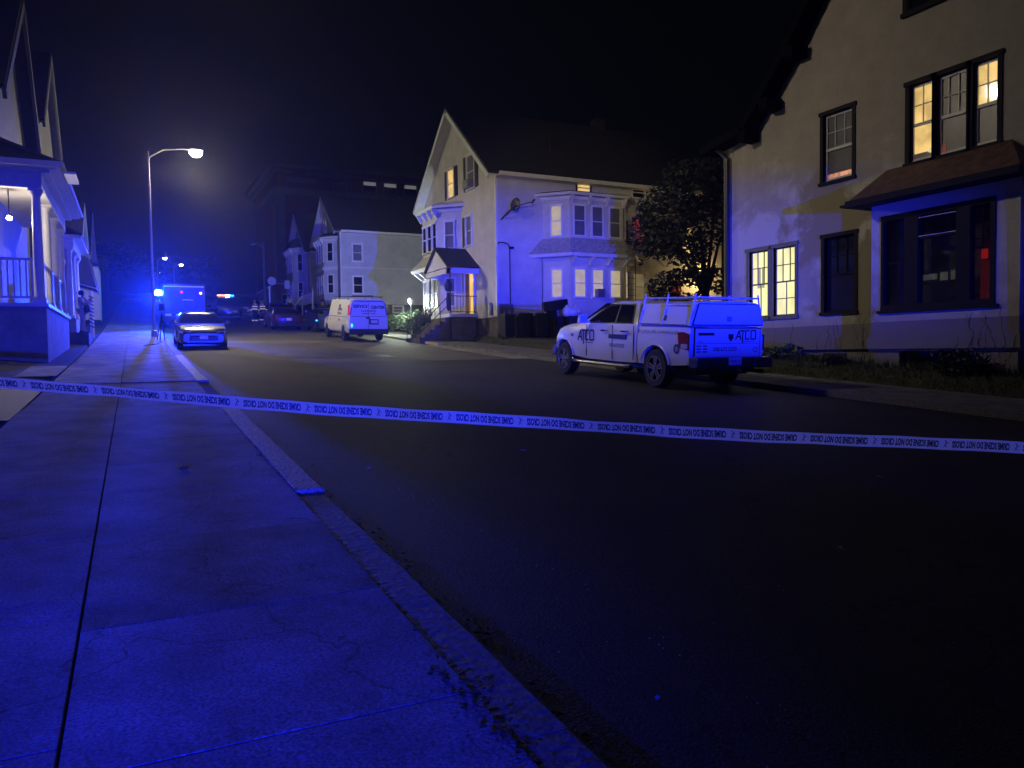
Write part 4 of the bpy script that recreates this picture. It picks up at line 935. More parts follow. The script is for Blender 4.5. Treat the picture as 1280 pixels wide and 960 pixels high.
def car(root, paintm, L=4.7, W_=1.84, H=1.45, kind='sedan', wb=2.75, wr=.33, front_over=.9, police=False, beacon=None, headlit=False, plate_rear=True, tail=red, spokes=5):
    """local: +y forward, origin on the ground under the middle"""
    hw = W_/2; y0, y1 = -L/2, L/2
    yf = y1-front_over; yr = yf-wb
    if kind == 'sedan':
        st_ = [(y0, .38, .78, hw*.8), (y0+.06, .26, .98, hw*.9), (y0+.3, .2, 1.05, hw*.97), (y0+1.0, .17, 1.0, hw), (y0+1.5, .17, .95, hw), (y1-1.6, .17, .97, hw), (y1-1.2, .17, .93, hw), (y1-.5, .18, .82, hw*.97), (y1-.12, .2, .72, hw*.88), (y1, .28, .6, hw*.78)]
        gh = [(y0+.55, 1.0, 1.03, .82), (y0+1.2, .98, H-.12, .7), (y0+1.65, .95, H-.02, .66), (y0+2.3, .93, H, .65), (y1-1.95, .93, H-.06, .66), (y1-1.15, .93, .96, .80)]
        belt = .95
        wins = [[(y0+1.05, 1.0), (y0+1.42, H-.13), (y0+2.2, H-.09), (y0+2.2, .98)], [(y0+2.28, .98), (y0+2.28, H-.09), (y1-2.0, H-.13), (y1-1.45, .99)]]
    else:
        st_ = [(y0, .42, 1.0, hw*.86), (y0+.07, .3, 1.12, hw*.95), (y0+.4, .24, 1.14, hw), (y0+1.5, .24, 1.13, hw), (y1-1.5, .24, 1.12, hw), (y1-1.2, .24, 1.08, hw), (y1-.3, .26, 1.0, hw*.96), (y1-.06, .3, .9, hw*.9), (y1, .4, .75, hw*.82)]
        gh = [(y0+.05, 1.1, 1.13, .88), (y0+.32, 1.1, H-.12, .78), (y0+.6, 1.1, H-.02, .76), (y0+2.0, 1.1, H, .76), (y1-2.0, 1.1, H-.05, .76), (y1-1.2, 1.08, 1.12, .86)]
        belt = 1.12
        wins = [[(y0+.45, 1.16), (y0+.55, H-.14), (y0+1.2, H-.12), (y0+1.2, 1.16)], [(y0+1.28, 1.16), (y0+1.28, H-.12), (y0+2.2, H-.11), (y0+2.2, 1.16)], [(y0+2.28, 1.16), (y0+2.28, H-.11), (y1-2.05, H-.14), (y1-1.5, 1.16)]]
    m = MB(); m.loft([ringpts(a, b_, c, d) for a, b_, c, d in st_])
    body = m.build('body', paintm, root, auto=38); apply_bool(body, arch_cutter(0, (yr, yf), wr, .34, hw))
    # greenhouse
    def ghring(y, zb, zt, k):
        wb_ = hw*.93; wt = hw*k
        wt2 = wb_-(wb_-hw*.68)*max(0, (zt-zb))/(H-belt)
        half = [(wb_, zb-.05), (wb_-.01, zb), (wt2+.03, zt-.05 if zt-zb > .1 else zt-.01), (wt2-.06, zt), (wt2*.5, zt+.012)]
        return [Vector((x, y, z)) for x, z in half]+[Vector((-x, y, z)) for x, z in half[::-1]]
    m = MB(); m.loft([ghring(*a) for a in gh]); cab = m.build('cabin', paintm, root, auto=38)
    wf = lambda y, z: (hw*.93-.01)-((hw*.93)-(hw*.68)-.03)*max(0, z-belt)/(H-.05-belt)
    for s in (-1, 1):
        for p_ in wins:
            q = MB(); side_poly(q, p_, wf, s); q.build('side_window', glassd, cab)
    def endglass(a, b_, nm):
        (ya, _, za, ka), (yb, _, zb_, kb) = a, b_
        q = MB(); e_ = .012; f_ = lambda z: wf(0, z)-.05
        d = Vector((0, yb-ya, zb_-za)).normalized(); n_ = Vector((0, -d.z, d.y)); 
        if n_.z < 0: n_ = -n_
        P0 = Vector((0, ya, za))+d*.05; P1 = Vector((0, yb, zb_))-d*.07
        c = [Vector((-f_(P0.z), P0.y, P0.z)), Vector((f_(P0.z), P0.y, P0.z)), Vector((f_(P1.z), P1.y, P1.z)), Vector((-f_(P1.z), P1.y, P1.z))]
        q.hexa([v+n_*(-.02) for v in c], [v+n_*.022 for v in c]); q.build(nm, glassd, cab)
    endglass(gh[0], gh[1], 'rear_window')
    (yA, a1_, zA, kA), (yB, b1_, zB, kB) = gh[-1], gh[-2]
    endglass((yA, a1_, zA, kA), (yB, b1_, zB, kB), 'windscreen')
    for y in (yr, yf):
        for s in (-1, 1): wheel(root, s*(hw-.015), y, wr, .2, s, spokes)
    zt = st_[2][2]; zl = .8 if kind == 'sedan' else .98
    for s in (-1, 1):
        m = MB(); m.hexa([(s*hw*.45, y0+.03, zl-.06), (s*hw*.9, y0+.06, zl-.07), (s*hw*.97, y0+.3, zl-.02), (s*hw*.5, y0+.3, zl-.02)], [(s*hw*.45, y0+.035, zl+.06), (s*hw*.88, y0+.07, zl+.1), (s*hw*.965, y0+.3, zl+.1), (s*hw*.5, y0+.3, zl+.08)])
        m.build('tail_lamp', tail, root)
        zh = .66 if kind == 'sedan' else .82
        m = MB(); m.hexa([(s*hw*.5, y1-.02, zh-.08), (s*hw*.84, y1-.08, zh-.07), (s*hw*.93, y1-.4, zh-.03), (s*hw*.5, y1-.3, zh-.03)], [(s*hw*.52, y1-.06, zh+.03), (s*hw*.85, y1-.12, zh+.06), (s*hw*.925, y1-.42, zh+.09), (s*hw*.5, y1-.3, zh+.05)])
        m.build('headlight', clearl, root)
        m = MB(); ym_ = y1-1.5; m.tube([(s*hw*.9, ym_, belt+.02), (s*(hw+.08), ym_, belt+.05)], .03, 6); m.hexa([(s*(hw+.04), ym_-.05, belt), (s*(hw+.2), ym_-.03, belt+.02), (s*(hw+.2), ym_+.07, belt+.02), (s*(hw+.04), ym_+.1, belt)], [(s*(hw+.04), ym_-.05, belt+.14), (s*(hw+.18), ym_-.03, belt+.14), (s*(hw+.18), ym_+.07, belt+.13), (s*(hw+.04), ym_+.1, belt+.13)])
        m.build('mirror', paintm, root, bevel=.015)
        m = MB()
        for i, p_ in enumerate(wins[-2:]):
            yy = (p_[0][0]+.12); side_poly(m, [(yy, belt-.12), (yy, belt-.09), (yy+.2, belt-.09), (yy+.2, belt-.12)], lambda y, z: hw*.985, s, .025)
        m.build('door_handle', chrome, root)
        m = MB()
        for yy in (wins[-1][0][0]-.04, wins[-1][-1][0]+.1): side_poly(m, [(yy, .35), (yy, belt-.05), (yy+.012, belt-.05), (yy+.012, .35)], lambda y, z: hw*.995, s, .004)
        m.build('door_gap', black, root)
    m = MB(); m.box(-hw*.55, hw*.55, y1-.06, y1+.012, .34, .55); 
    m.build('grille', black, root)
    m = MB()
    for i in range(3): m.box(-hw*.5, hw*.5, y1+.012, y1+.02, .37+.045*i, .38+.045*i)
    m.build('grille_bars', grey, root)
    MB().box(-.15, .15, y1+.02, y1+.03, .4, .54).build('plate', plate, root)
    MB().box(-.16, .16, y0-.012, y0+.05, .62, .77).build('plate', plate, root)
    MB().box(-hw*.8, hw*.8, y0-.02, y0+.06, .3, .42).build('bumper_trim', black, root)
    if police or beacon:
        lb = MB(); lb.box(-.62, .62, -.28, .08, H+.03, H+.09); LB = lb.build('light_bar', black, root)
        for i, mt in enumerate(beacon or (bulb_s, bulb_s)):
            k = len(beacon or (1, 1)); x0 = -.62+1.24*i/k; MB().box(x0+.02, x0+1.24/k-.02, -.3, .1, H+.09, H+.18).build('beacon', mt, LB, bevel=.01)
    if police:
        q = MB()
        for s in (-1, 1): side_poly(q, [(y0+.9, .62), (y0+.9, .8), (y1-1.5, .8), (y1-1.4, .62)], lambda y, z: hw*1.0, s, .004)
        q.build('side_stripe', p_white, root)
    return root
def place(name, x, y, label, cat, rz=0, group='cars parked and stopped along the street'):
    sl = (g(y+1)-g(y-1))/2; pt = math.atan(sl)*(1 if abs(rz) < 1.6 else -1)
    return thing(name, (x, y, g(y)+.006), label, cat, group, rz, pt)
car(place('parked_car', 2.42, 34.4, 'silver sedan facing the camera at the left kerb beside the blue glare', 'car', math.pi), p_silver, 4.7, 1.86, 1.42)
car(place('parked_car', 8.75, 52.0, 'maroon sedan with red tail lamps parked tail to the camera', 'car'), p_maroon, 4.8, 1.84, 1.42)
car(place('police_car', 6.5, 64.3, 'dark police utility vehicle with an amber and blue light bar in mid street', 'police car'), p_black, 5.0, 1.98, 1.78, 'suv', 3.0, .37, police=True, beacon=(bulb_o, bulb_o, bulb_far, bulb_s))
car(place('parked_car', 8.55, 68.8, 'black utility vehicle just right of the police utility vehicle', 'car'), p_black, 4.9, 1.95, 1.75, 'suv', 2.9, .37)
car(place('parked_car', 10.75, 48.6, 'dark blue hatchback with a blue glint, parked ahead of the white van', 'car'), p_blue, 4.2, 1.78, 1.42, 'suv', 2.6, .32)
car(place('parked_car', 10.2, 63.0, 'dark sedan half hidden beyond the maroon sedan', 'car'), p_blue, 4.7, 1.84, 1.44)
car(place('parked_car', 7.2, 84.0, 'far dark sedan up the hill behind the police vehicle', 'car'), p_black, 4.7, 1.84, 1.44)
gl_ = MB().lathe([(0, -.05), (.06, 0), (0, .05)], (9.8, 46.4, g(46.4)+.75)); tag(gl_.build('warning_light', bulb_s), 'small bright blue warning light on the road beside the blue hatchback', 'light')

bulb_d = mat('unlit lens', (.02, .04, .3), .3)
def patrol(x, y, label, hgt, lo=.04):
    c = car(place('police_car', x, y, label, 'police car', 0), p_black, 5.0, 1.98, 1.78, 'suv', 3.0, .37)
    m = MB(); zb = hgt-g(y)
    for z in (zb-lo, zb+.034): m.lathe([(0, z), (.5, z), (.5, z+.02), (0, z+.02)], (0, 0, 0), 'z', 28)  # unseen slit plates, added to trim the blue beam above and below
    for k_ in range(2): m.tube([((-1)**k_*.2, -.35, zb-.09), ((-1)**k_*.2, -.35, zb+.06)], .02, 6)
    m.tube([(0, -.3, 1.7), (0, -.3, zb-.08)], .05, 8)
    m.build('light_bar', black, c)
patrol(5.0, -12.1, 'patrol vehicle with flashing blue light stopped across from the camera', 1.33, .035)
patrol(-3.4, -7.0, 'patrol vehicle with blue light on the left verge behind the camera', 1.6, .14)

# rescue truck with the glaring beacon
RT = place('rescue_truck', 2.85, 55.6, 'tall dark rescue truck at the left kerb with a glaring blue beacon', 'truck', group=None); del_ = 0
m = MB(); m.box(-1.2, 1.2, -3.6, 1.4, .75, 2.75); m.build('box_body', p_navy, RT, bevel=.05)
m = MB(); m.loft([ringpts(1.45, .55, 2.3, 1.1), ringpts(2.3, .5, 2.25, 1.1), ringpts(2.9, .5, 1.5, 1.08), ringpts(3.7, .5, 1.3, 1.02)]); m.build('cab', p_navy, RT, auto=38)
m = MB()
for x in (-.62, .02): m.box(x, x+.6, -3.64, -3.6, .95, 2.5)
m.build('rear_door', p_black, RT, bevel=.01)
m = MB()
for i in range(4): m.box(-1.1+.6*i, -.75+.6*i, -3.63, -3.6, .8, .9)
m.box(-1.15, 1.15, -3.62, -3.6, 2.56, 2.62)
m.build('reflective_strip', white, RT)
m = MB(); m.box(-.1, .5, -3.66, -3.62, 1.75, 1.8); m.build('shelf_rail', white, RT)
MB().box(-1.2, 1.2, -3.8, -3.6, .5, .75).build('rear_bumper', black, RT)
for s in (-1, 1):
    for y in (-2.2, 2.7): wheel(RT, s*1.12, y, .45, .28, s, 0)
MB().lathe([(0, -.03), (.08, 0), (.08, .04), (0, .06)], (-.15, -3.68, 2.25), 'y', 10).build('red_marker', bulb_r, RT)
MB().lathe([(0, -.03), (.08, 0), (.08, .04), (0, .06)], (.95, -3.68, 2.2), 'y', 10).build('amber_marker', bulb_o, RT)
MB().box(-1.55, -1.2, -3.75, -3.5, 1.95, 2.02).build('beacon_bracket', black, RT)
MB().lathe([(.0, 0), (.2, .02), (.22, .2), (.16, .32), (0, .36)], (-1.45, -3.72, 2.02), k=14).build('beacon', bulb_b, RT, smooth=True)

# white van
VN = place('van', 10.38, 40.1, 'white work van with roof rack and black lettering parked tail to the camera', 'van', group=None)
vy0, vy1, vh = -2.9, 2.9, 2.08
m = MB()
def vr(y, zb, zt, w_, tp=.83):
    h = zt-zb; half = [(w_*.92, zb), (w_, zb+.12), (w_, zb+h*.42), (w_*.975, zb+h*.55), (w_*.93, zb+h*.78), (w_*tp+.03, zt-.08), (w_*tp-.08, zt), (w_*.4, zt+.02)]
    return [Vector((x, y, z)) for x, z in half]+[Vector((-x, y, z)) for x, z in half[::-1]]
m.loft([vr(vy0, .45, vh-.12, .94), vr(vy0+.05, .42, vh-.04, .98), vr(vy0+.4, .4, vh, 1.0), vr(0, .4, vh, 1.0), vr(vy1-1.75, .4, vh-.02, 1.0), vr(vy1-1.1, .4, 1.32, 1.0, .85), vr(vy1-.4, .42, 1.16, .98, .85), vr(vy1-.06, .45, 1.0, .92, .85), vr(vy1, .5, .85, .86, .85)])
vb = m.build('body', p_white, VN, auto=38); apply_bool(vb, arch_cutter(0, (-1.75, 1.9), .37, .34, 1.0))
wv = lambda y, z: .975-.12*max(0, (z-1.1))/.85
for s in (-1, 1):
    q = MB(); side_poly(q, [(.72, 1.22), (.78, 1.82), (1.2, 1.82), (1.72, 1.22)], wv, s); q.build('side_window', glassd, VN)
    q = MB(); q.box(s*.985-.03, s*.985+.03, vy0-.015, vy0+.1, 1.28, 1.78); q.build('tail_lamp', red if s == 1 else mat('lit red lens', (.6, .02, .01), .3, emis=(1, .05, .02), es=.35), VN)
    q = MB(); q.hexa([(s*1.0, 1.5, 1.15), (s*1.22, 1.5, 1.17), (s*1.22, 1.62, 1.17), (s*1.0, 1.62, 1.15)], [(s*1.0, 1.5, 1.45), (s*1.2, 1.5, 1.45), (s*1.2, 1.6, 1.45), (s*1.0, 1.6, 1.45)]); q.build('mirror', black, VN)
    for y in (-1.75, 1.9): wheel(VN, s*.98, y, .37, .24, s, 5, chrome)
    q = MB()
    for yy in (.66, 1.85): side_poly(q, [(yy, .5), (yy, 1.85 if yy < 1 else 1.15), (yy+.014, 1.85 if yy < 1 else 1.15), (yy+.014, .5)], wv, s, .016)
    side_poly(q, [(vy0+.2, 1.18), (vy0+.2, 1.2), (1.6, 1.2), (1.6, 1.18)], lambda y, z: .99, s, .008)
    side_poly(q, [(.8, .98), (.8, 1.02), (.98, 1.02), (.98, .98)], lambda y, z: 1.0, s, .02)
    q.build('door_gap', black, VN)
    q = MB(); q.box(s*.5, s*.88, vy1-.07, vy1+.02, .78, .95); q.build('headlight', clearl, VN)
m = MB(); m.box(-.98, .98, vy0-.13, vy0+.03, .36, .62); m.build('rear_bumper', black, VN, bevel=.03)
m = MB(); m.box(-.9, .9, vy1-.05, vy1+.1, .4, .62); m.build('front_bumper', black, VN, bevel=.03)
m = MB(); m.box(-.008, .008, vy0-.012, vy0+.02, .62, 1.88); m.box(-.88, .88, vy0-.008, vy0+.02, 1.22, 1.24)
m.box(-.14, .06, vy0-.022, vy0, 1.12, 1.2); m.box(.03, .1, vy0-.022, vy0, .86, 1.12); m.build('rear_door_trim', black, VN)
m = MB(); m.box(.06, .5, vy0-.02, vy0-.008, .84, 1.1); m.build('plate_holder', black, VN); MB().box(.11, .45, vy0-.03, vy0-.02, .9, 1.06).build('plate', plate, VN)
m = MB()
for p_ in ((-.84, .45, .62), ): pass
m.tube([(-.9, vy0-.01, 1.3), (-.82, vy0-.02, 1.86), (-.7, vy0-.02, 1.98), (.7, vy0-.02, 1.98), (.82, vy0-.02, 1.86), (.9, vy0-.01, 1.3)], .02, 5); m.build('door_seal', black, VN)
MB().box(-.86, -.82, vy0-.03, vy0, .72, .86).build('reflector', bulb_s, VN)  # blue glint painted as emission, in place of a reflection
m = MB()
for yy in (-2.2, -.8, .6): m.tube([(-.82, yy, 2.03), (-.8, yy, 2.2), (.8, yy, 2.2), (.82, yy, 2.03)], .02, 5)
for xx in (-.8, .8): m.tube([(xx, -2.6, 2.2), (xx, 1.0, 2.2)], .02, 5)
m.tube([(.3, -2.5, 2.24), (.3, 1.4, 2.24)], .03, 5)
m.build('roof_rack', black, VN)
yT = vy0-.016
text('lettering', 'SERVICE', .2, darkink, VN, basis((-.42, yT, 1.72), (1, 0, .0), (0, 0, 1)), 1.0, .006)
text('lettering', 'CENTER', .2, darkink, VN, basis((.45, yT, 1.68), (1, 0, 0), (0, 0, 1)), .95, .008)
text('lettering', 'CLEANING', .14, darkink, VN, basis((.0, yT, 1.5), (1, 0, 0), (0, 0, 1)), 1.1, .002)
text('lettering', 'CARPET CARE', .11, redink, VN, basis((0, yT, 1.37), (1, 0, 0), (0, 0, 1)), 1.0, .002)
for s_, y_, z_, sz, mt, bd in (('AIR', -.9, 1.72, .24, darkink, '+'), ('CENTER', -1.0, 1.54, .2, darkink, ''), ('SERVICE', -1.0, 1.34, .19, redink, ''), ('508', -1.0, 1.02, .17, redink, '')):
    text('lettering', s_, sz, mt, VN, basis((-(wv(y_, z_)+.045), y_, z_), (0, -1, 0), (.12, 0, 1)), 1.2, .004)

# pickup with service cap
PK = thing('pickup_truck', (11.22, 15.35, g(15.35)+.008), 'white crew-cab pickup with service cap and ladder rack, side lettering, tail to the camera', 'pickup truck', None, 0, math.atan(.056))
hw = 1.03
def pr_(y, zb, zt, w_, top=.93): return ringpts(y, zb, zt, w_, top, .012, .95)
m = MB(); m.loft([pr_(-.87, .5, 1.34, hw*.985), pr_(-.2, .48, 1.35, hw), pr_(1.25, .48, 1.36, hw), pr_(1.6, .5, 1.36, hw, .9), pr_(2.2, .55, 1.33, hw, .86), pr_(2.65, .6, 1.25, hw*.98, .84), pr_(2.87, .65, 1.1, hw*.93, .84), pr_(2.95, .7, 1.0, hw*.86, .84)])
pb = m.build('body', p_white, PK, auto=30); apply_bool(pb, arch_cutter(0, (2.35,), .42, .4, hw))
m = MB(); m.loft([pr_(-2.72, .58, 1.33, hw*.985), pr_(-2.6, .55, 1.35, hw*1.0), pr_(-1.9, .5, 1.36, hw*1.0), pr_(-.93, .5, 1.36, hw*.985)])
bed = m.build('bed', p_white, PK, auto=30); apply_bool(bed, arch_cutter(0, (-1.62,), .42, .4, hw))
zr = 1.9
def cabring(y, zb, zt, k=1):
    wb_ = .965; f_ = max(0, zt-zb)/(zr-1.36); wt2 = wb_-.2*f_
    half = [(wb_, zb-.06), (wb_-.005, zb), (wt2+.02, zt-.06 if f_ > .3 else zt-.01), (wt2-.06, zt), (wt2*.5, zt+.02)]
    return [Vector((x, y, z)) for x, z in half]+[Vector((-x, y, z)) for x, z in half[::-1]]
m = MB(); m.loft([cabring(-.86, 1.34, 1.4), cabring(-.72, 1.34, zr-.06), cabring(-.55, 1.34, zr), cabring(.2, 1.34, zr+.01), cabring(.55, 1.34, zr-.03), cabring(1.5, 1.34, 1.39)])
cb_ = m.build('cab', p_white, PK, auto=35)
wp_ = lambda y, z: .96-.18*max(0, z-1.34)/(zr-.06-1.34)
for s in (-1, 1):
    for pts in ([(-.62, 1.4), (-.5, 1.8), (.04, 1.82), (.04, 1.4)], [(.1, 1.4), (.1, 1.82), (.42, 1.8), (.62, 1.76), (1.22, 1.42), (1.15, 1.4)]):
        q = MB(); side_poly(q, pts, wp_, s, .008); q.build('side_window', glassd, cb_)
    q = MB(); side_poly(q, [(-.68, 1.37), (-.55, 1.84), (.45, 1.85), (.66, 1.8), (1.32, 1.4), (1.2, 1.37)], wp_, s, .003, .01); q.build('window_surround', black, cb_)
    q = MB()
    for yy, z0 in ((-.8, .55), (.06, .52), (1.22, .55)):
        side_poly(q, [(yy, z0), (yy, 1.34), (yy+.014, 1.34), (yy+.014, z0)], lambda y, z: hw*.995, s, .006)
    q.build('door_gap', black, PK)
    for yy in (-.55, .3):
        q = MB(); q.tube([(s*(hw+.035), yy, 1.2), (s*(hw+.04), yy+.2, 1.2)], .018, 6); q.box(s*hw-.012, s*hw+.03, yy-.02, yy+.02, 1.18, 1.22); q.box(s*hw-.012, s*hw+.03, yy+.18, yy+.22, 1.18, 1.22)
        q.build('door_handle', chrome, PK)
    q = MB(); q.tube([(s*.95, 1.2, 1.38), (s*1.14, 1.18, 1.42)], .03, 6); q.hexa([(s*1.08, 1.1, 1.36), (s*1.3, 1.12, 1.37), (s*1.3, 1.26, 1.37), (s*1.08, 1.28, 1.36)], [(s*1.08, 1.1, 1.58), (s*1.28, 1.12, 1.56), (s*1.28, 1.24, 1.55), (s*1.08, 1.26, 1.57)]); q.build('mirror', p_white, PK, bevel=.02)
    q = MB(); side_poly(q, [(-2.74, .86), (-2.74, 1.2), (-2.56, 1.24), (-2.38, 1.22), (-2.42, .9)], lambda y, z: hw*.985, s, .014); q.build('tail_lamp', red, PK)
    q = MB(); side_poly(q, [(-2.7, .9), (-2.7, .99), (-2.5, .99), (-2.5, .9)], lambda y, z: hw*.985, s, .02); q.build('reversing_lamp', clearl, PK)
    q = MB(); q.tube([(s*1.06, -.75, .42), (s*1.08, -.6, .40), (s*1.08, 1.7, .40), (s*1.05, 1.85, .44)], .04, 8); q.build('side_step', chrome, PK)
    q = MB(); q.hexa([(s*.5, 2.9, .86), (s*.9, 2.84, .86), (s*1.0, 2.5, .9), (s*.5, 2.6, .9)], [(s*.5, 2.86, 1.06), (s*.9, 2.76, 1.08), (s*.98, 2.45, 1.1), (s*.5, 2.6, 1.1)]); q.build('headlight', clearl, PK)
    for y in (-1.62, 2.35): wheel(PK, s*1.03, y, .42, .27, s, 5, chrome)
    for yc in (-1.62, 2.35):
        q = MB(); q.tube([(s*(hw+.005), yc+.51*math.cos(a), .43+.51*math.sin(a)) for a in [R(12+156*i/14) for i in range(15)]], .022, 5); q.build('wheel_arch_lip', p_white, PK)
q = MB(); q.hexa([(-.82, .63, 1.83), (.82, .63, 1.83), (.92, 1.45, 1.42), (-.92, 1.45, 1.42)], [(-.82, .66, 1.86), (.82, .66, 1.86), (.92, 1.48, 1.45), (-.92, 1.48, 1.45)]); q.build('windscreen', glassd, cb_)
q = MB(); q.box(-.7, .7, -.89, -.83, 1.42, 1.8); q.build('rear_window', glassd, cb_)
q = MB(); q.box(-1.0, 1.0, -2.98, -2.72, .5, .72); q.box(-1.02, -.5, -3.02, -2.98, .52, .72); q.box(.5, 1.02, -3.02, -2.98, .52, .72); q.box(-.45, .45, -3.04, -2.98, .47, .56); q.build('rear_bumper', mat('dark bumper', (.05, .05, .055), .35, .6), PK, bevel=.025)
q = MB(); q.box(-.98, .98, 2.85, 3.08, .48, .74); q.build('front_bumper', chrome, PK, bevel=.04)
q = MB(); q.box(-.48, .48, 2.86, 2.99, .76, 1.08); q.build('grille', black, PK)
q = MB(); q.box(-.88, .88, -2.765, -2.72, .74, 1.31); TG = q.build('tailgate', p_white, PK, bevel=.01)
q = MB(); q.box(-.885, -.875, -2.768, -2.72, .74, 1.33); q.box(.875, .885, -2.768, -2.72, .74, 1.33); q.box(-.9, .9, -2.77, -2.72, 1.315, 1.335); q.box(-.86, .86, -2.768, -2.76, 1.0, 1.008); q.build('tailgate_gap', black, PK)
MB().box(-.17, .17, -3.0, -2.985, .56, .72).build('plate', mat('blue lit plate', (.6, .65, .75), .4), PK)
text('lettering', '7YGK 21', .08, darkink, PK, basis((0, -3.003, .64), (1, 0, 0), (0, 0, 1)), 1.0, .001)
for x, z in ((-.85, .62), (-.35, .63), (.35, .62), (.85, .62)): MB().lathe([(0, -.012), (.02, -.01), (.02, .01)], (x, -3.03, z), 'y', 8).build('parking_sensor', chrome, PK)
q = MB(); q.tube([(.7, -3.12, .42), (.7, -2.6, .42)], .045, 8); q.tube([(-.0, -3.15, .45), (0, -2.9, .45)], .03, 6); q.build('exhaust', chrome, PK)
MB().box(-.7, .7, -2.6, 2.5, .34, .5).build('chassis', black, PK)
# service cap
cz0, cz1 = 1.365, 1.86
def capring(y, w0, w1, z1): return [Vector(v) for v in ((-w0, y, cz0), (-w1-.02, y, z1-.05), (-w1+.05, y, z1), (-w1*.4, y, z1+.03), (w1*.4, y, z1+.03), (w1-.05, y, z1), (w1+.02, y, z1-.05), (w0, y, cz0))]
m = MB(); m.loft([capring(-2.74, 1.0, .82, cz1-.01), capring(-2.69, 1.0, .825, cz1), capring(-1.0, 1.0, .82, cz1+.02), capring(-.93, 1.0, .82, cz1)]); cap_ = m.build('service_cap', p_white, PK, auto=35)
for s in (-1, 1):
    wc = lambda y, z: 1.0-.175*(z-cz0)/(cz1-.05-cz0)
    q = MB(); side_poly(q, [(-2.58, 1.4), (-2.5, 1.75), (-1.05, 1.77), (-1.02, 1.4)], wc, s, .012); q.build('side_hatch', p_white, cap_, bevel=.004)
    q = MB(); side_poly(q, [(-2.56, 1.765), (-2.56, 1.79), (-1.02, 1.81), (-1.02, 1.785)], wc, s, .02); side_poly(q, [(-2.64, 1.375), (-2.64, 1.39), (-.98, 1.395), (-.98, 1.38)], wc, s, .015); q.build('hatch_seal', black, cap_)
    q = MB(); side_poly(q, [(-1.9, 1.47), (-1.88, 1.58), (-1.78, 1.58), (-1.8, 1.47)], wc, s, .03); q.build('hatch_lock', black, cap_)
q = MB(); q.hexa([(-.93, -2.775, 1.4), (.93, -2.775, 1.4), (.93, -2.74, 1.4), (-.93, -2.74, 1.4)], [(-.79, -2.77, 1.815), (.79, -2.77, 1.815), (.79, -2.74, 1.815), (-.79, -2.74, 1.815)]); q.build('rear_hatch', p_white, cap_, bevel=.006)
q = MB(); q.hexa([(-.96, -2.755, 1.375), (.96, -2.755, 1.375), (.96, -2.742, 1.375), (-.96, -2.742, 1.375)], [(-.81, -2.752, 1.835), (.81, -2.752, 1.835), (.81, -2.742, 1.835), (-.81, -2.742, 1.835)]); q.build('hatch_seal', black, cap_)
q = MB(); q.box(-.06, .06, -2.79, -2.765, 1.46, 1.57); q.build('hatch_lock', paleink, cap_)
m = MB()
for yy in (-2.7, -1.8, -.98):
    for s in (-1, 1): m.tube([(s*1.0, yy, 1.37), (s*.86, yy, 1.9), (s*.84, yy, 2.03)], .018, 6)
    m.tube([(-.85, yy, 1.96), (.85, yy, 1.96)], .018, 6)
for s in (-1, 1): m.tube([(s*.85, -2.72, 1.955), (s*.85, -.96, 1.955)], .018, 6)
m.build('ladder_rack', p_white, PK)
# lettering on the pickup
def atco(par, o, xd, yd, sz):
    B_ = basis(o, xd, yd)
    st_ = MB(); w_ = sz*.16
    def seg(a, b_, c=None):
        a, b_ = Vector((*a, 0)), Vector((*b_, 0)); d = (b_-a).normalized(); n = Vector((-d.y, d.x, 0))*w_/2
        q = [a-n-d*w_*.3, b_-n+d*w_*.3, b_+n+d*w_*.3, a+n-d*w_*.3]
        st_.hexa([B_ @ (v*sz/1.0/sz) for v in q], [B_ @ (v+Vector((0, 0, .003))) for v in q])
    s = sz
    seg((0, 0), (.42*s, .9*s)); seg((.46*s, .9*s), (.72*s, 0)); seg((.2*s, .3*s), (.6*s, .3*s))
    seg((.6*s, .95*s), (1.22*s, .95*s)); seg((.98*s, .9*s), (.98*s, -.35*s)); seg((1.42*s, .95*s), (1.9*s, .95*s))
    seg((1.38*s, .9*s), (1.38*s, .09*s)); seg((1.42*s, .04*s), (1.9*s, .04*s))
    seg((2.2*s, .95*s), (2.8*s, .95*s)); seg((2.2*s, .04*s), (2.8*s, .04*s)); seg((2.16*s, .9*s), (2.16*s, .09*s)); seg((2.84*s, .9*s), (2.84*s, .09*s))
    o_ = st_.build('logo_lettering', darkink, par)
    u_ = MB(); q = [Vector((1.12*s, -.24*s, 0)), Vector((2.7*s, -.24*s, 0)), Vector((2.7*s, -.19*s, 0)), Vector((1.12*s, -.19*s, 0))]
    u_.hexa([B_ @ v for v in q], [B_ @ (v+Vector((0, 0, .003))) for v in q]); u_.build('logo_underline', darkink, par)
XF = -(hw+.004)
atco(PK, (XF, 1.62, .94), (0, -1, 0), (0, 0, 1), .26)
m = MB(); m.box(XF-.003, XF+.02, -.5, .22, 1.02, 1.12); m.build('black_panel', darkink, PK)
text('lettering', '508.672.5225', .115, paleink, PK, basis((XF-.002, -.14, .86), (0, -1, 0), (0, 0, 1)), 1.0, .002)
text('lettering', 'SECURITY . FIRE . COMMUNICATIONS', .085, paleink, PK, basis((XF+.012, -1.75, 1.22), (0, -1, 0), (0, 0, 1)), 1.05, 0)
text('lettering', '1500', .1, darkink, PK, basis((XF-.002, 1.93, 1.05), (0, -1, 0), (0, 0, 1)), .8, .002)
m = MB(); m.lathe([(.0, 0), (.105, 0), (.105, .004), (0, .004)], (0, 0, 0), 'z', 18)
for v in m.v: v[:] = (XF+.008-v.z, -2.36+v.x, .88+v.y)
m.build('round_badge', darkink, PK)
m = MB()
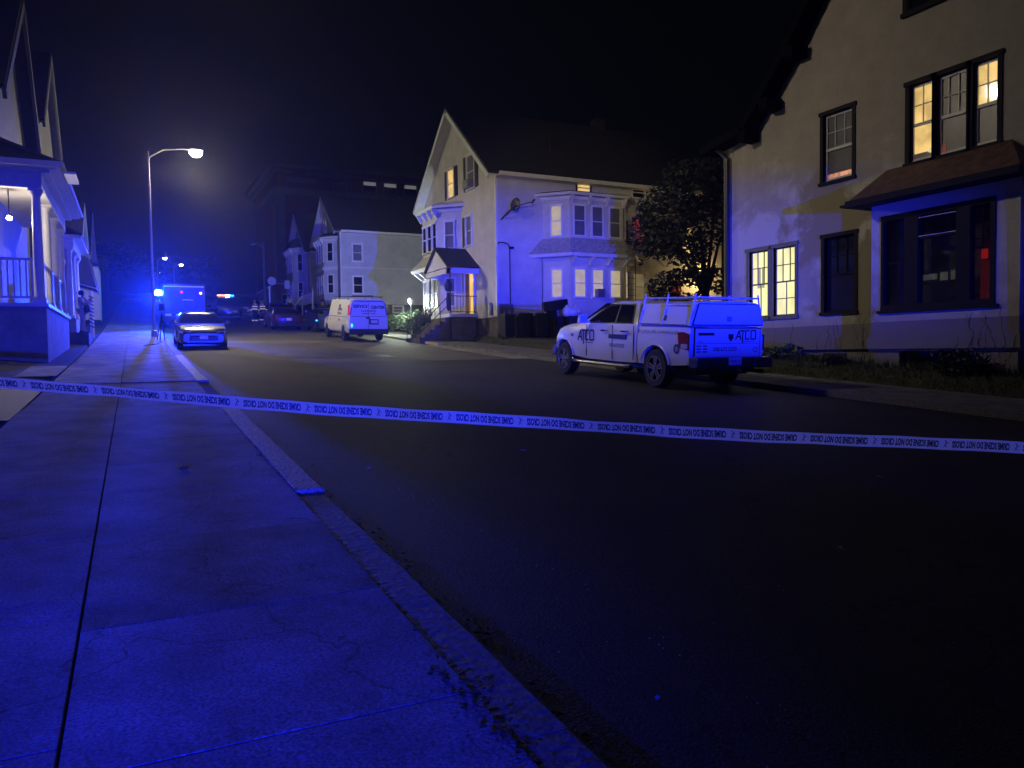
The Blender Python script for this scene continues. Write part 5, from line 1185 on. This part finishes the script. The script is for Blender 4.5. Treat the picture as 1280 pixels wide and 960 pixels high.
for i in range(5):
    a = math.pi/2+2*math.pi*i/5; p = [Vector((0, .02*math.cos(a-.6), .02*math.sin(a-.6))), Vector((0, .08*math.cos(a), .08*math.sin(a))), Vector((0, .02*math.cos(a+.6), .02*math.sin(a+.6)))]
    m.add([Vector((XF+.001, -2.36, .88))+v for v in p], [(0, 1, 2)])
m.build('badge_star', white, PK)
yR = -2.7665
atco(PK, (.2, yR-.001, 1.085), (1, 0, 0), (0, 0, 1), .195)
text('lettering', '508.672.5225', .12, darkink, PK, basis((-.08, yR, .88), (1, 0, 0), (0, 0, 1)), 1.0, .001)
m = MB(); m.box(-.8, -.38, yR-.003, yR, 1.17, 1.23); m.build('black_panel', darkink, PK)
m = MB(); m.fpoly(lambda u, n, z: Vector((u, yR-n, z)), [(.0, 1.2), (.13, 1.2), (.13, 1.12), (.065, 1.04), (.0, 1.12)], 0, .012); m.build('shield_badge', darkink, PK)
text('lettering', '4x4', .07, darkink, PK, basis((-.74, yR, 1.04), (1, 0, 0), (0, 0, 1)), 1.2, 0)
for i in range(3):
    for j in range(2): MB().box(-.84+.17*j, -.73+.17*j, yR-.003, yR, .82+.06*i, .845+.06*i).build('small_lettering', darkink, PK)
m = MB(); m.lathe([(.045, 0), (.06, 0), (.06, .004), (.045, .004)], (.76, yR, .87), 'y', 16, True); m.build('round_badge', darkink, PK)

# ---------------------------------------------------------------- bins, bags
def bin_(x, y, s, label, mt, lid=True, rz=0, open_=False):
    t_ = thing('rubbish_bin', (x, y, g(y)+.42), label, 'rubbish bin', 'wheeled bins beside the white house', rz)
    m = MB(); m.loft([[Vector((sx_*.27*s*k, sy_*.3*s*k, z*s)) for sx_, sy_ in ((-1,-1),(1,-1),(1,1),(-1,1))] for k, z in ((.82, .04), (.95, .6), (1.05, 1.0))]); m.build('bin_body', mt, t_, bevel=.03)
    m = MB()
    if open_: m.hexa([(-.29*s, .3*s, .98*s), (.29*s, .3*s, .98*s), (.29*s, .34*s, .98*s), (-.29*s, .34*s, .98*s)], [(-.29*s, .5*s, 1.6*s), (.29*s, .5*s, 1.6*s), (.29*s, .54*s, 1.6*s), (-.29*s, .54*s, 1.6*s)])
    else: m.loft([[Vector((sx_*.31*s*k, sy_*.34*s*k, z*s)) for sx_, sy_ in ((-1,-1),(1,-1),(1,1),(-1,1))] for k, z in ((1, 1.0), (1, 1.05), (.7, 1.1))])
    m.build('lid', mt, t_, bevel=.02)
    for s_ in (-1, 1): MB().lathe([(.1*s, -.03), (.1*s, .03)], (s_*.24*s, .3*s, .1*s), 'x', 12).build('wheel', rubber, t_)
binm = mat('dark bin plastic', (.02, .022, .03), .5); binb = mat('black bin plastic', (.012, .012, .014), .45)
bin_(15.25, 31.6, 1.0, 'dark wheeled bin at the corner of the white house, leftmost of the row', binm, rz=.1)
bin_(16.05, 31.55, 1.05, 'dark wheeled bin second from the house corner', binb, rz=-.1)
bin_(16.85, 31.5, 1.05, 'dark wheeled bin third from the house corner, before the open one', binm)
bin_(17.65, 31.3, 1.0, 'black wheeled bin with its lid thrown open', binb, open_=True)
bin_(18.4, 31.1, .95, 'dark wheeled bin under the white bag, nearest the side bay', binm)
bg_ = MB()
for (cx, cy_, cz, r_) in ((18.35, 31.1, 0, .36), (18.12, 31.05, .02, .24), (18.6, 31.1, .0, .22)):
    bg_.lathe([(.02, -.1), (r_*.8, -.06), (r_, .1), (r_*.85, .26), (r_*.4, .36), (.03, .45)], (cx, cy_, g(31)+.42+1.08+cz), k=12)
tag(bg_.build('rubbish_bag', white, smooth=True), 'knotted white rubbish bag piled on the end bin', 'rubbish bag')
bx = MB(); bx.box(-.5, .5, -.3, .3, 0, .45)
o = bx.build('carton', binb); o.location = (17.95, 31.75, g(31.7)+1.72); o.rotation_euler = (0, R(-8), R(10)); tag(o, 'dark open carton tipped behind the white bag on the bins', 'carton')

# ---------------------------------------------------------------- vegetation
def leaves(mb, c, r, n, s, zf=1.0, dn=.6):
    c = Vector(c)
    for i in range(n):
        while True:
            p = Vector((random.uniform(-1,1), random.uniform(-1,1), random.uniform(-1,1)))
            if .25 < p.length < 1: break
        p = Vector((p.x*r[0], p.y*r[1], p.z*r[2]))+c
        a = Vector((random.gauss(0,1), random.gauss(0,1), random.gauss(0,.6))).normalized(); b_ = a.cross(Vector((random.gauss(0,1), random.gauss(0,1), random.gauss(0,1)))).normalized()
        k = s*random.uniform(.6, 1.3)
        mb.add([p-a*k, p-b_*k*.45+a*k*.1, p+a*k, p+b_*k*.45+a*k*.1], [(0,1,2,3)])
tr_ = thing('maple_tree', (22.6, 26.6, g(26.6)+.4), 'dark leafy maple between the white house and the stucco house', 'tree', world=True)
m = MB(); bz = g(26.6)+.3
m.tube([(22.6, 26.6, bz), (22.65, 26.6, bz+1.5), (22.4, 26.5, bz+3.0), (22.1, 26.4, bz+5)], [.2, .15, .12, .06], 8)
for e_ in ((20.4, 26.8, 6.4), (23.6, 26.2, 7.5), (21.3, 27.6, 8.4), (21, 25.8, 4.4), (23.9, 27, 5.3), (22.8, 25.9, 9.4)):
    m.tube([(22.5, 26.55, bz+2.0), ((22.5+e_[0])/2, (26.55+e_[1])/2, (bz+2.3+e_[2])/2+.3), e_], [.09, .06, .02], 6)
m.build('trunk', bark, tr_)
m = MB()
for c, r_, n in (((20.9, 27, 7.6), (1.5, 1.3, 1.2), 1300), ((22.1, 26.4, 8.4), (1.4, 1.2, 1.3), 1300), ((20.3, 27, 6.3), (1.2, 1.1, .8), 850), ((22.6, 26.2, 7.2), (1.6, 1.3, 1.2), 1300), ((21.3, 26.3, 5.8), (1.2, 1.0, .7), 800),
                 ((23.4, 25.9, 9.2), (1.3, 1.2, 1.5), 1000), ((20.3, 26.6, 4.2), (.7, .8, .75), 520), ((21.3, 26.3, 4.7), (.95, .8, .45), 420), ((20.8, 26.3, 3.6), (.6, .7, .5), 260), ((22.1, 26.1, 4.9), (1.0, .8, .3), 130), ((22.6, 26.1, 4.3), (.8, .8, .35), 70), ((23.9, 25.9, 6.3), (.8, .8, .7), 350), ((19.7, 27.2, 7.0), (.6,.7,.4), 150), ((21.6, 27, 9.5), (.8,.8,.4), 160)):
    leaves(m, c, r_, int(n*.8), .13)
for k in range(60):
    a_ = random.random()*6.28; c_ = (21.8+math.cos(a_)*random.uniform(1.6, 2.5), 26.5+random.uniform(-1.2, 1.2), 6.6+math.sin(a_)*random.uniform(1.6, 3.0)); leaves(m, c_, (.3, .3, .22), 16, .12)
m.build('crown', leafm, tr_, recalc=False)
def bush(name, c, r_, n, s, label, cat, mt, stems=True, group=None):
    t_ = thing(name, (c[0], c[1], c[2]-r_[2]), label, cat, group, world=True)
    m = MB()
    for k in range(6):
        a = random.random()*6.28; m.tube([(c[0], c[1], c[2]-r_[2]-.1), (c[0]+math.cos(a)*r_[0]*.4, c[1]+math.sin(a)*r_[1]*.4, c[2]), (c[0]+math.cos(a)*r_[0]*.7, c[1]+math.sin(a)*r_[1]*.7, c[2]+r_[2]*.6)], [.025, .018, .008], 5)
    m.build('stem', bark, t_)
    m = MB()
    for k in range(5):
        cc = (c[0]+random.uniform(-.5,.5)*r_[0], c[1]+random.uniform(-.5,.5)*r_[1], c[2]+random.uniform(-.3,.4)*r_[2]); leaves(m, cc, (r_[0]*.6, r_[1]*.6, r_[2]*.65), n//5, s)
    m.build('foliage', mt, t_, recalc=False)
bush('shrub', (13.9, 38.9, g(39)+1.0), (.9, 1.1, .75), 2600, .07, 'rounded shrub below the bay under the glaring floodlight', 'shrub', leafh)
bush('shrub', (14.2, 42.3, g(42)+.95), (.9, 1.2, .8), 2200, .07, 'darker shrub left of the floodlit one by the driveway', 'shrub', leafh)
bush('shrub', (14.1, 45.6, g(45)+.8), (.8, 1.5, .6), 1600, .07, 'dim low shrub behind the white van', 'shrub', leafh)
bush('leafy_plant', (15.75, 15.6, g(15.6)+.6), (.45, .8, .28), 480, .085, 'pale broad-leaved plant glinting beside the pickup tail', 'plant', leafb)
bush('shrub', (15.4, 10.1, g(10)+.6), (.35, .7, .4), 800, .06, 'dark weedy shrub below the right end of the wide window', 'shrub', leafm)
bush('shrub', (15.45, 13.4, g(13)+.45), (.35, .6, .25), 500, .06, 'dark weedy clump below the left side of the bay', 'shrub', leafm)
m = MB()
for i in range(9000):
    x = random.uniform(14.75, 16.2); y = random.uniform(6, 24); z = g(y)+off(x, y); h = random.uniform(.05, .2)*(1.3 if x > 15.4 else .6); a = random.random()*6.28
    dx, dy = math.cos(a)*.012, math.sin(a)*.012; lx, ly = random.gauss(0, .04), random.gauss(0, .04)
    m.add([(x-dx, y-dy, z-.02), (x+dx, y+dy, z-.02), (x+lx, y+ly, z+h)], [(0,1,2)])
for i in range(2500):
    x = random.uniform(13.2, 15.1); y = random.uniform(30.5, 46); 
    if 34.5 < y < 36.9: continue
    z = g(y)+max(off(x, y), .1); h = random.uniform(.05, .16); a = random.random()*6.28
    if x < 14.75: continue
    m.add([(x-math.cos(a)*.015, y-math.sin(a)*.015, z-.02), (x+math.cos(a)*.015, y+math.sin(a)*.015, z-.02), (x+random.gauss(0,.04), y+random.gauss(0,.04), z+h)], [(0,1,2)])
tag(m.build('grass', grassm, recalc=False), kind='stuff')
# far dark trees closing the street
for i, (x, y, h, r_) in enumerate(((-3, 118, 9, 5), (6, 175, 9, 6), (12.5, 150, 8, 4.5), (-8, 85, 9, 4))):
    t_ = thing('street_tree', (x, y, g(y)), ('far dark tree behind the left roofs', 'far dark tree closing the street under the small lamps', 'far dark tree left of the brick block', 'dark tree behind the low left house')[i], 'tree', 'far trees at the end of the street', world=True)
    MB().tube([(x, y, g(y)-.2), (x+.2, y, g(y)+h*.5)], .25, 7, .12).build('trunk', bark, t_)
    m = MB()
    for k in range(7): leaves(m, (x+random.uniform(-.5,.5)*r_, y+random.uniform(-.5,.5)*r_, g(y)+h*.6+random.uniform(-.3,.4)*r_), (r_*.5, r_*.5, r_*.4), 260, .3)
    m.build('crown', leafm, t_, recalc=False)

# ---------------------------------------------------------------- people
def skin_mesh(name, verts, edges, radii, mt, parent, root=0, sub=1):
    me = bpy.data.meshes.new(name); me.from_pydata(verts, edges, []); o = bpy.data.objects.new(name, me); COL.objects.link(o)
    o.modifiers.new('s', 'SKIN'); m2 = o.modifiers.new('d', 'SUBSURF'); m2.levels = sub; m2.render_levels = sub
    for i, r_ in enumerate(radii):
        rr = r_ if isinstance(r_, tuple) else (r_, r_)
        me.skin_vertices[0].data[i].radius = rr; me.skin_vertices[0].data[i].use_root = (i == root)
    bpy.context.view_layer.update(); dg = bpy.context.evaluated_depsgraph_get()
    nm = bpy.data.meshes.new_from_object(o.evaluated_get(dg)); bpy.data.objects.remove(o)
    nm.materials.clear(); nm.materials.append(mt); nm.shade_smooth()
    q = bpy.data.objects.new(name, nm); COL.objects.link(q); q.parent = parent; return q
skinm = mat('skin', (.35, .22, .16), .55); hairm = mat('dark hair', (.015, .012, .01), .7)
def person(loc, rz, label, top, legm, pose='phone', h=1.7, stripes=None, helmet=False, long_top=False, shoem=black):
    T = thing('person', loc, label, 'person', rz=rz); k = h/1.75
    J = dict(pel=(0,0,.98), wst=(0,.0,1.12), chs=(0,.0,1.32), nk=(0,.01,1.5), hd0=(0,.01,1.56), hd1=(0,.03,1.64), hd2=(0,.02,1.72))
    for s, n in ((-1, 'l'), (1, 'r')):
        J[n+'sh'] = (s*.19, 0, 1.43); J[n+'hp'] = (s*.1, 0, .93); J[n+'kn'] = (s*.115, .03*s, .5); J[n+'an'] = (s*.13, -.02, .09); J[n+'to'] = (s*.145, .15, .04)
        if pose == 'phone': J[n+'el'] = (s*.25, .12, 1.17); J[n+'wr'] = (s*.09, .33, 1.36); hd = Vector((-.05*s, .02, .09))
        else: J[n+'el'] = (s*.27, -.03, 1.15); J[n+'wr'] = (s*.27, .06, .9); hd = Vector((0, .02, -.1))
        w0 = Vector(J[n+'wr']); J[n+'pm'] = tuple(w0+hd*.7)
        for f_ in range(4):
            q = Vector((0, .018, 0))*(f_-1.5) if pose != 'phone' else Vector((0, 0, .018))*(f_-1.5)
            J[n+'f%d' % f_] = tuple(w0+hd*1.35+q); J[n+'g%d' % f_] = tuple(w0+hd*1.6+q+Vector((-.02*s, .01, 0)))
        J[n+'th'] = tuple(w0+hd*.6+Vector((-.03*s, .03, .0))); J[n+'ti'] = tuple(w0+hd*1.0+Vector((-.04*s, .045, 0)))
    names = list(J); V = [tuple(c*k for c in J[n]) for n in names]; I = {n: i for i, n in enumerate(names)}
    rad = dict(pel=(.15,.11), wst=(.13,.1), chs=(.16,.11), nk=.055, hd0=.06, hd1=.095, hd2=.085)
    E = [('pel','wst'),('wst','chs'),('chs','nk'),('nk','hd0'),('hd0','hd1'),('hd1','hd2')]
    for n in 'lr':
        rad.update({n+'sh':.065, n+'el':.043, n+'wr':.028, n+'hp':.09, n+'kn':.06, n+'an':.04, n+'to':.035, n+'pm':.034, n+'th':.012, n+'ti':.010})
        E += [('chs',n+'sh'),(n+'sh',n+'el'),(n+'el',n+'wr'),(n+'wr',n+'pm'),('pel',n+'hp'),(n+'hp',n+'kn'),(n+'kn',n+'an'),(n+'an',n+'to'),(n+'pm',n+'th'),(n+'th',n+'ti')]
        for f_ in range(4): rad[n+'f%d' % f_] = .009; rad[n+'g%d' % f_] = .008; E += [(n+'pm',n+'f%d' % f_),(n+'f%d' % f_,n+'g%d' % f_)]
    rr = [tuple(c*k for c in rad[n]) if isinstance(rad[n], tuple) else rad[n]*k for n in names]
    skin_mesh('body', V, [(I[a], I[b_]) for a, b_ in E], rr, skinm, T, I['pel'])
    def sub(nm, keep, grow, mt, root, extra=None):
        ks = [n for n in names if n in keep]; ii = {n: i for i, n in enumerate(ks)}
        r2 = [tuple(c*k+grow for c in rad[n]) if isinstance(rad[n], tuple) else rad[n]*k+grow for n in ks]
        if extra: r2 = [extra.get(n, r_) for n, r_ in zip(ks, r2)]
        return skin_mesh(nm, [V[I[n]] for n in ks], [(ii[a], ii[b_]) for a, b_ in E if a in ii and b_ in ii], r2, mt, T, ii[root])
    sub('top', {'pel','wst','chs','lsh','rsh','lel','rel','lwr','rwr'}, .028 if long_top else .022, top, 'chs', {'pel': (.2, .15)} if long_top else None)
    sub('trousers', {'pel','lhp','rhp','lkn','rkn','lan','ran'}, .03, legm, 'pel')
    for n, s in (('l', -1), ('r', 1)):
        m = MB(); m.loft([[Vector((s*.135*k+a*.045*b_, y*k, z*k)) for a, z in ((-1,.0),(1,.0),(1,zz),(-1,zz))] for y, b_, zz in ((-.09,.8,.1),(.02,1,.1),(.12,1,.07),(.2,.7,.04))]); m.build('shoe', shoem, T, bevel=.01)
    m = MB(); m.lathe([(.0, 1.79), (.06, 1.785), (.1, 1.74), (.11, 1.68), (.104, 1.62), (.07, 1.58)], (0, -.005, 0), k=14)
    for v in m.v: v[:] = (v.x*k, v.y*k*1.1-.015, v.z*k)
    if helmet:
        m = MB(); m.lathe([(0, 1.85), (.07, 1.84), (.12, 1.78), (.135, 1.72), (.18, 1.70), (.18, 1.69), (.12, 1.7)], (0, 0, 0), k=16)
        for v in m.v: v[:] = v*k
    m.build('helmet' if helmet else 'hair', black if helmet else hairm, T, smooth=True)
    f = MB(); f.lathe([(.0, .0), (.012, .0), (.004, .03)], (0, .125*k, 1.63*k), k=6); f.build('nose', skinm, T)
    for s in (-1, 1): MB().lathe([(0, -.01), (.012, 0), (0, .008)], (s*.035*k, .112*k, 1.67*k), 'y', 8).build('eye', black, T)
    MB().box(-.025, .025, .105*k, .117*k, 1.595*k, 1.603*k).build('mouth', redink, T)
    if stripes:
        m = MB()
        for z, r_ in ((1.08, .19), (1.25, .2), (.3, 0)):
            if r_: m.lathe([(r_, z-.03), (r_+.012, z-.03), (r_+.012, z+.03), (r_, z+.03)], k=18, ring=True)
            else:
                for s in (-1, 1): m.lathe([(.09, z-.03), (.105, z-.03), (.105, z+.03), (.09, z+.03)], (s*.125, 0, 0), k=12, ring=True)
        for v in m.v: v[:] = (v.x*k, v.y*.8*k, v.z*k)
        for n in 'lr':
            a, b_ = Vector(J[n+'el']), Vector(J[n+'wr']); c = a.lerp(b_, .5); m.tube([c*k, a.lerp(b_, .7)*k], .065, 8)
        m.build('reflective_bands', stripes, T)
    return T
pale = mat('pale cotton', (.5, .5, .52), .85); darkc = mat('dark cloth turnout', (.02, .02, .022), .85); navy = mat('navy cloth', (.012, .014, .025), .85)
refl = mat('yellow reflective tape', (.8, .75, .4), .4, emis=(1, .85, .35), es=.25)  # emission stands in for light thrown back by the bands
person((-1.84, 35.4, 2.6), R(-110), 'person in loose pale top and trousers holding a phone, standing past the white porch', pale, pale, 'phone', 1.68, long_top=True)
bgp = MB(); bgp.lathe([(.02, 0), (.1, .03), (.12, .2), (.08, .32), (.02, .34)], (-1.66, 35.15, 3.4), k=10); bgp.tube([(-1.66, 35.15, 3.7), (-1.72, 35.2, 4.0), (-1.85, 35.35, 4.08)], .015, 5)
tag(bgp.build('shoulder_bag', black, smooth=True), 'dark shoulder bag worn by the person in pale clothes', 'bag')
person((7.75, 57.3, g(57.3)), R(200), 'firefighter in dark turnout gear with glowing yellow bands, left of the pair', darkc, darkc, 'stand', 1.8, refl, True)
person((8.45, 58.4, g(58.4)), R(160), 'firefighter in dark turnout gear with yellow bands, right of the pair near the maroon sedan', darkc, darkc, 'stand', 1.78, refl, True)
person((11.95, 54.6, g(54.6)+.12), R(10), 'person in dark uniform with back turned, standing behind the blue hatchback', navy, navy, 'stand', 1.8)
person((12.9, 72.5, g(72.5)+.13), R(180), 'person in a pale shirt far off in front of the pink brick shop', pale, navy, 'stand', 1.75)

# ---------------------------------------------------------------- crime scene tape
T0, T1 = Vector((-.80, 5.955, 1.447)), Vector((5.18, 3.0, .93))
tapem = mat('pale barrier tape', (.66, .66, .36), .4, noise=(2, .9, 1.05)); t, b = nodes(tapem)
tl = t.nodes.new('ShaderNodeBsdfTranslucent'); tl.inputs[0].default_value = (1, 1, .85, 1); ms = t.nodes.new('ShaderNodeMixShader'); ms.inputs[0].default_value = .62
t.links.new(b.outputs[0], ms.inputs[1]); t.links.new(tl.outputs[0], ms.inputs[2]); t.links.new(ms.outputs[0], t.nodes['Material Output'].inputs[0])
inkm = mat('printed tape ink', (.015, .015, .03), .5)
Ld = (T1-T0); L_ = Ld.length; dh = Ld.normalized(); TH = .078
def tp(s, v, eps=0):
    # s metres along from T0; v across (0 centre); sag and a slow twist
    u = s/L_; q = T0+Ld*u; q = q+Vector((0, 0, (-.16*u*(1-u) if 0 <= u <= 1 else 0)+.004*math.sin(s*2.3)+.0015*math.sin(s*11)))
    tw = .3*math.sin(s*1.1+.5)+.2*math.sin(s*2.7)+.1*math.sin(s*7.3+1)+.05*math.sin(s*19)
    hz_ = Vector((dh.y, -dh.x, 0)).normalized()
    if hz_.dot(Vector((0, 0, 0))-T0) < 0: hz_ = -hz_
    upv = Vector((0, 0, 1))*math.cos(tw)+hz_*math.sin(tw)
    return q+upv*v+hz_*eps
TAPE = thing('barrier_tape', tuple(tp(-5, 0)), 'white barrier tape with upside-down black warning print strung across the street', 'barrier tape', world=True)
m = MB(); N_ = 160; sA, sB = -4.0, L_+4.5
ps = [sA+(sB-sA)*i/N_ for i in range(N_+1)]; rows = [-.5, -.17, .17, .5]
m.add([tp(s, r_*TH) for s in ps for r_ in rows], [(i*4+j, i*4+j+1, (i+1)*4+j+1, (i+1)*4+j) for i in range(N_) for j in range(3)])
m.build('tape', tapem, TAPE, smooth=True, recalc=False)
cu = bpy.data.curves.new('tx', 'FONT'); cu.body = 'CRIME SCENE DO NOT CROSS'; cu.size = .062; cu.align_x = 'LEFT'; cu.align_y = 'CENTER'; cu.resolution_u = 2; cu.offset = .0026
tt = bpy.data.objects.new('tx', cu); COL.objects.link(tt); bpy.context.view_layer.update()
base = bpy.data.meshes.new_from_object(tt.evaluated_get(bpy.context.evaluated_depsgraph_get())); bpy.data.objects.remove(tt)
bv = [v.co.copy() for v in base.vertices]; bf = [tuple(p.vertices) for p in base.polygons]
x0_, x1_ = min(v.x for v in bv), max(v.x for v in bv); y0_, y1_ = min(v.y for v in bv), max(v.y for v in bv)
pitch = .462; tw_ = .375; ink = MB(); emb = MB()
nrep = int((sB-sA)/pitch)
for i in range(nrep):
    s0 = sA+.05+i*pitch            # text is turned 180 degrees: it runs from right to left, upside down
    vs = []
    for v in bv:
        a = (v.x-x0_)/(x1_-x0_)*tw_; c = ((v.y-y0_)/(y1_-y0_)-.5)*.047
        vs.append(tp(s0+tw_-a, -c, .0015))
    ink.add(vs, bf)
    c0 = s0+tw_+.045
    for (pa, pb, wd) in (((-.008, .026), (.006, .012), .005), ((.006, .012), (-.004, -.004), .006), ((-.004, -.004), (.008, -.02), .004), ((-.004, -.004), (-.012, -.024), .004), ((.006, .012), (.018, .004), .003)):
        a_, b_ = Vector(pa), Vector(pb); d = (b_-a_).normalized(); n_ = Vector((-d.y, d.x))*wd/2
        emb.add([tp(c0+q.x, q.y, .0015) for q in (a_-n_, b_-n_, b_+n_, a_+n_)], [(0,1,2,3)])
ink.build('lettering', inkm, TAPE, recalc=False); emb.build('emblem', inkm, TAPE, recalc=False)

# ---------------------------------------------------------------- litter
def litter(x, y, z, r_, label, mt, n=6, h=.02):
    m = MB(); vs = [(x+r_*random.uniform(.6, 1)*math.cos(6.28*i/n), y+r_*random.uniform(.6, 1)*math.sin(6.28*i/n), z+random.uniform(0, h)) for i in range(n)]
    m.add(vs+[(x, y, z+h)], [(i, (i+1) % n, n) for i in range(n)]); o = m.build('litter', mt); 
    md = o.modifiers.new('s', 'SOLIDIFY'); md.thickness = .002
    tag(o, label, 'litter')
lm = mat('dry leaf', (.3, .2, .09), .7); pm = mat('paper scrap', (.28, .28, .28), .7)
litter(.36, 7.62, g(7.62)+.135, .075, 'curled dry leaf lying on the left sidewalk', lm, 8, .035)
litter(4.0, 7.9, g(7.9)+.01, .05, 'pale scrap in the middle of the near road', pm)
litter(2.1, 7.6, g(7.6)+.01, .04, 'pale scrap in the gutter by the granite kerb', pm)
litter(6.6, 5.2, g(5.2)+.01, .04, 'small blue-lit scrap on the road at right', pm)
litter(4.3, 3.7, g(3.7)+.01, .025, 'tiny pale scrap on the dark road at lower right', pm)
litter(1.9, 2.55, g(2.55)+.01, .018, 'small scrap on the road near the bottom edge', pm)
litter(9.2, 42.0, g(42)+.02, .12, 'white scrap on the road behind the firefighters', pm); litter(8.2, 36.5, g(36.5)+.02, .1, 'white scrap on the lit road before the maroon sedan', pm)

m = MB()
for i in range(520):
    if i % 3: y = random.uniform(1.6, 12); x = 1.42+abs(random.gauss(0, .09)); z = g(y)+.004
    else:
        y = random.gauss(2.62, .22) if i % 2 else random.uniform(2, 12); x = 1.13+random.gauss(0, .02 if i % 2 == 0 else .05); z = g(y)+.132
    r_ = random.uniform(.006, .022); a = random.random()*6.28
    m.add([(x+r_*math.cos(a), y+r_*math.sin(a), z), (x-r_*.6*math.sin(a), y+r_*.6*math.cos(a), z+random.uniform(0, .012)), (x-r_*math.cos(a), y-r_*math.sin(a), z+.003), (x+r_*.5*math.sin(a), y-r_*.5*math.cos(a), z+random.uniform(0, .01))], [(0,1,2,3)])
tag(m.build('leaf_debris', mat('brown leaf bits', (.09, .06, .035), .9, noise=(9, .4, 1.8)), recalc=False), kind='stuff')

# ---------------------------------------------------------------- haze added to mimic lens glow round the lamps
hb = MB().box(-170, 180, -64, 275, -6, 38)
hz = bpy.data.materials.new('thin added glow haze'); hz.use_nodes = True; t = hz.node_tree; t.nodes.remove(t.nodes['Principled BSDF'])
pv = t.nodes.new('ShaderNodeVolumePrincipled'); pv.inputs['Density'].default_value = .0007; pv.inputs['Color'].default_value = (.9, .92, .95, 1); pv.inputs['Anisotropy'].default_value = .8
t.links.new(pv.outputs[0], t.nodes['Material Output'].inputs['Volume'])
tag(hb.build('added_glow_haze', hz), kind='stuff')
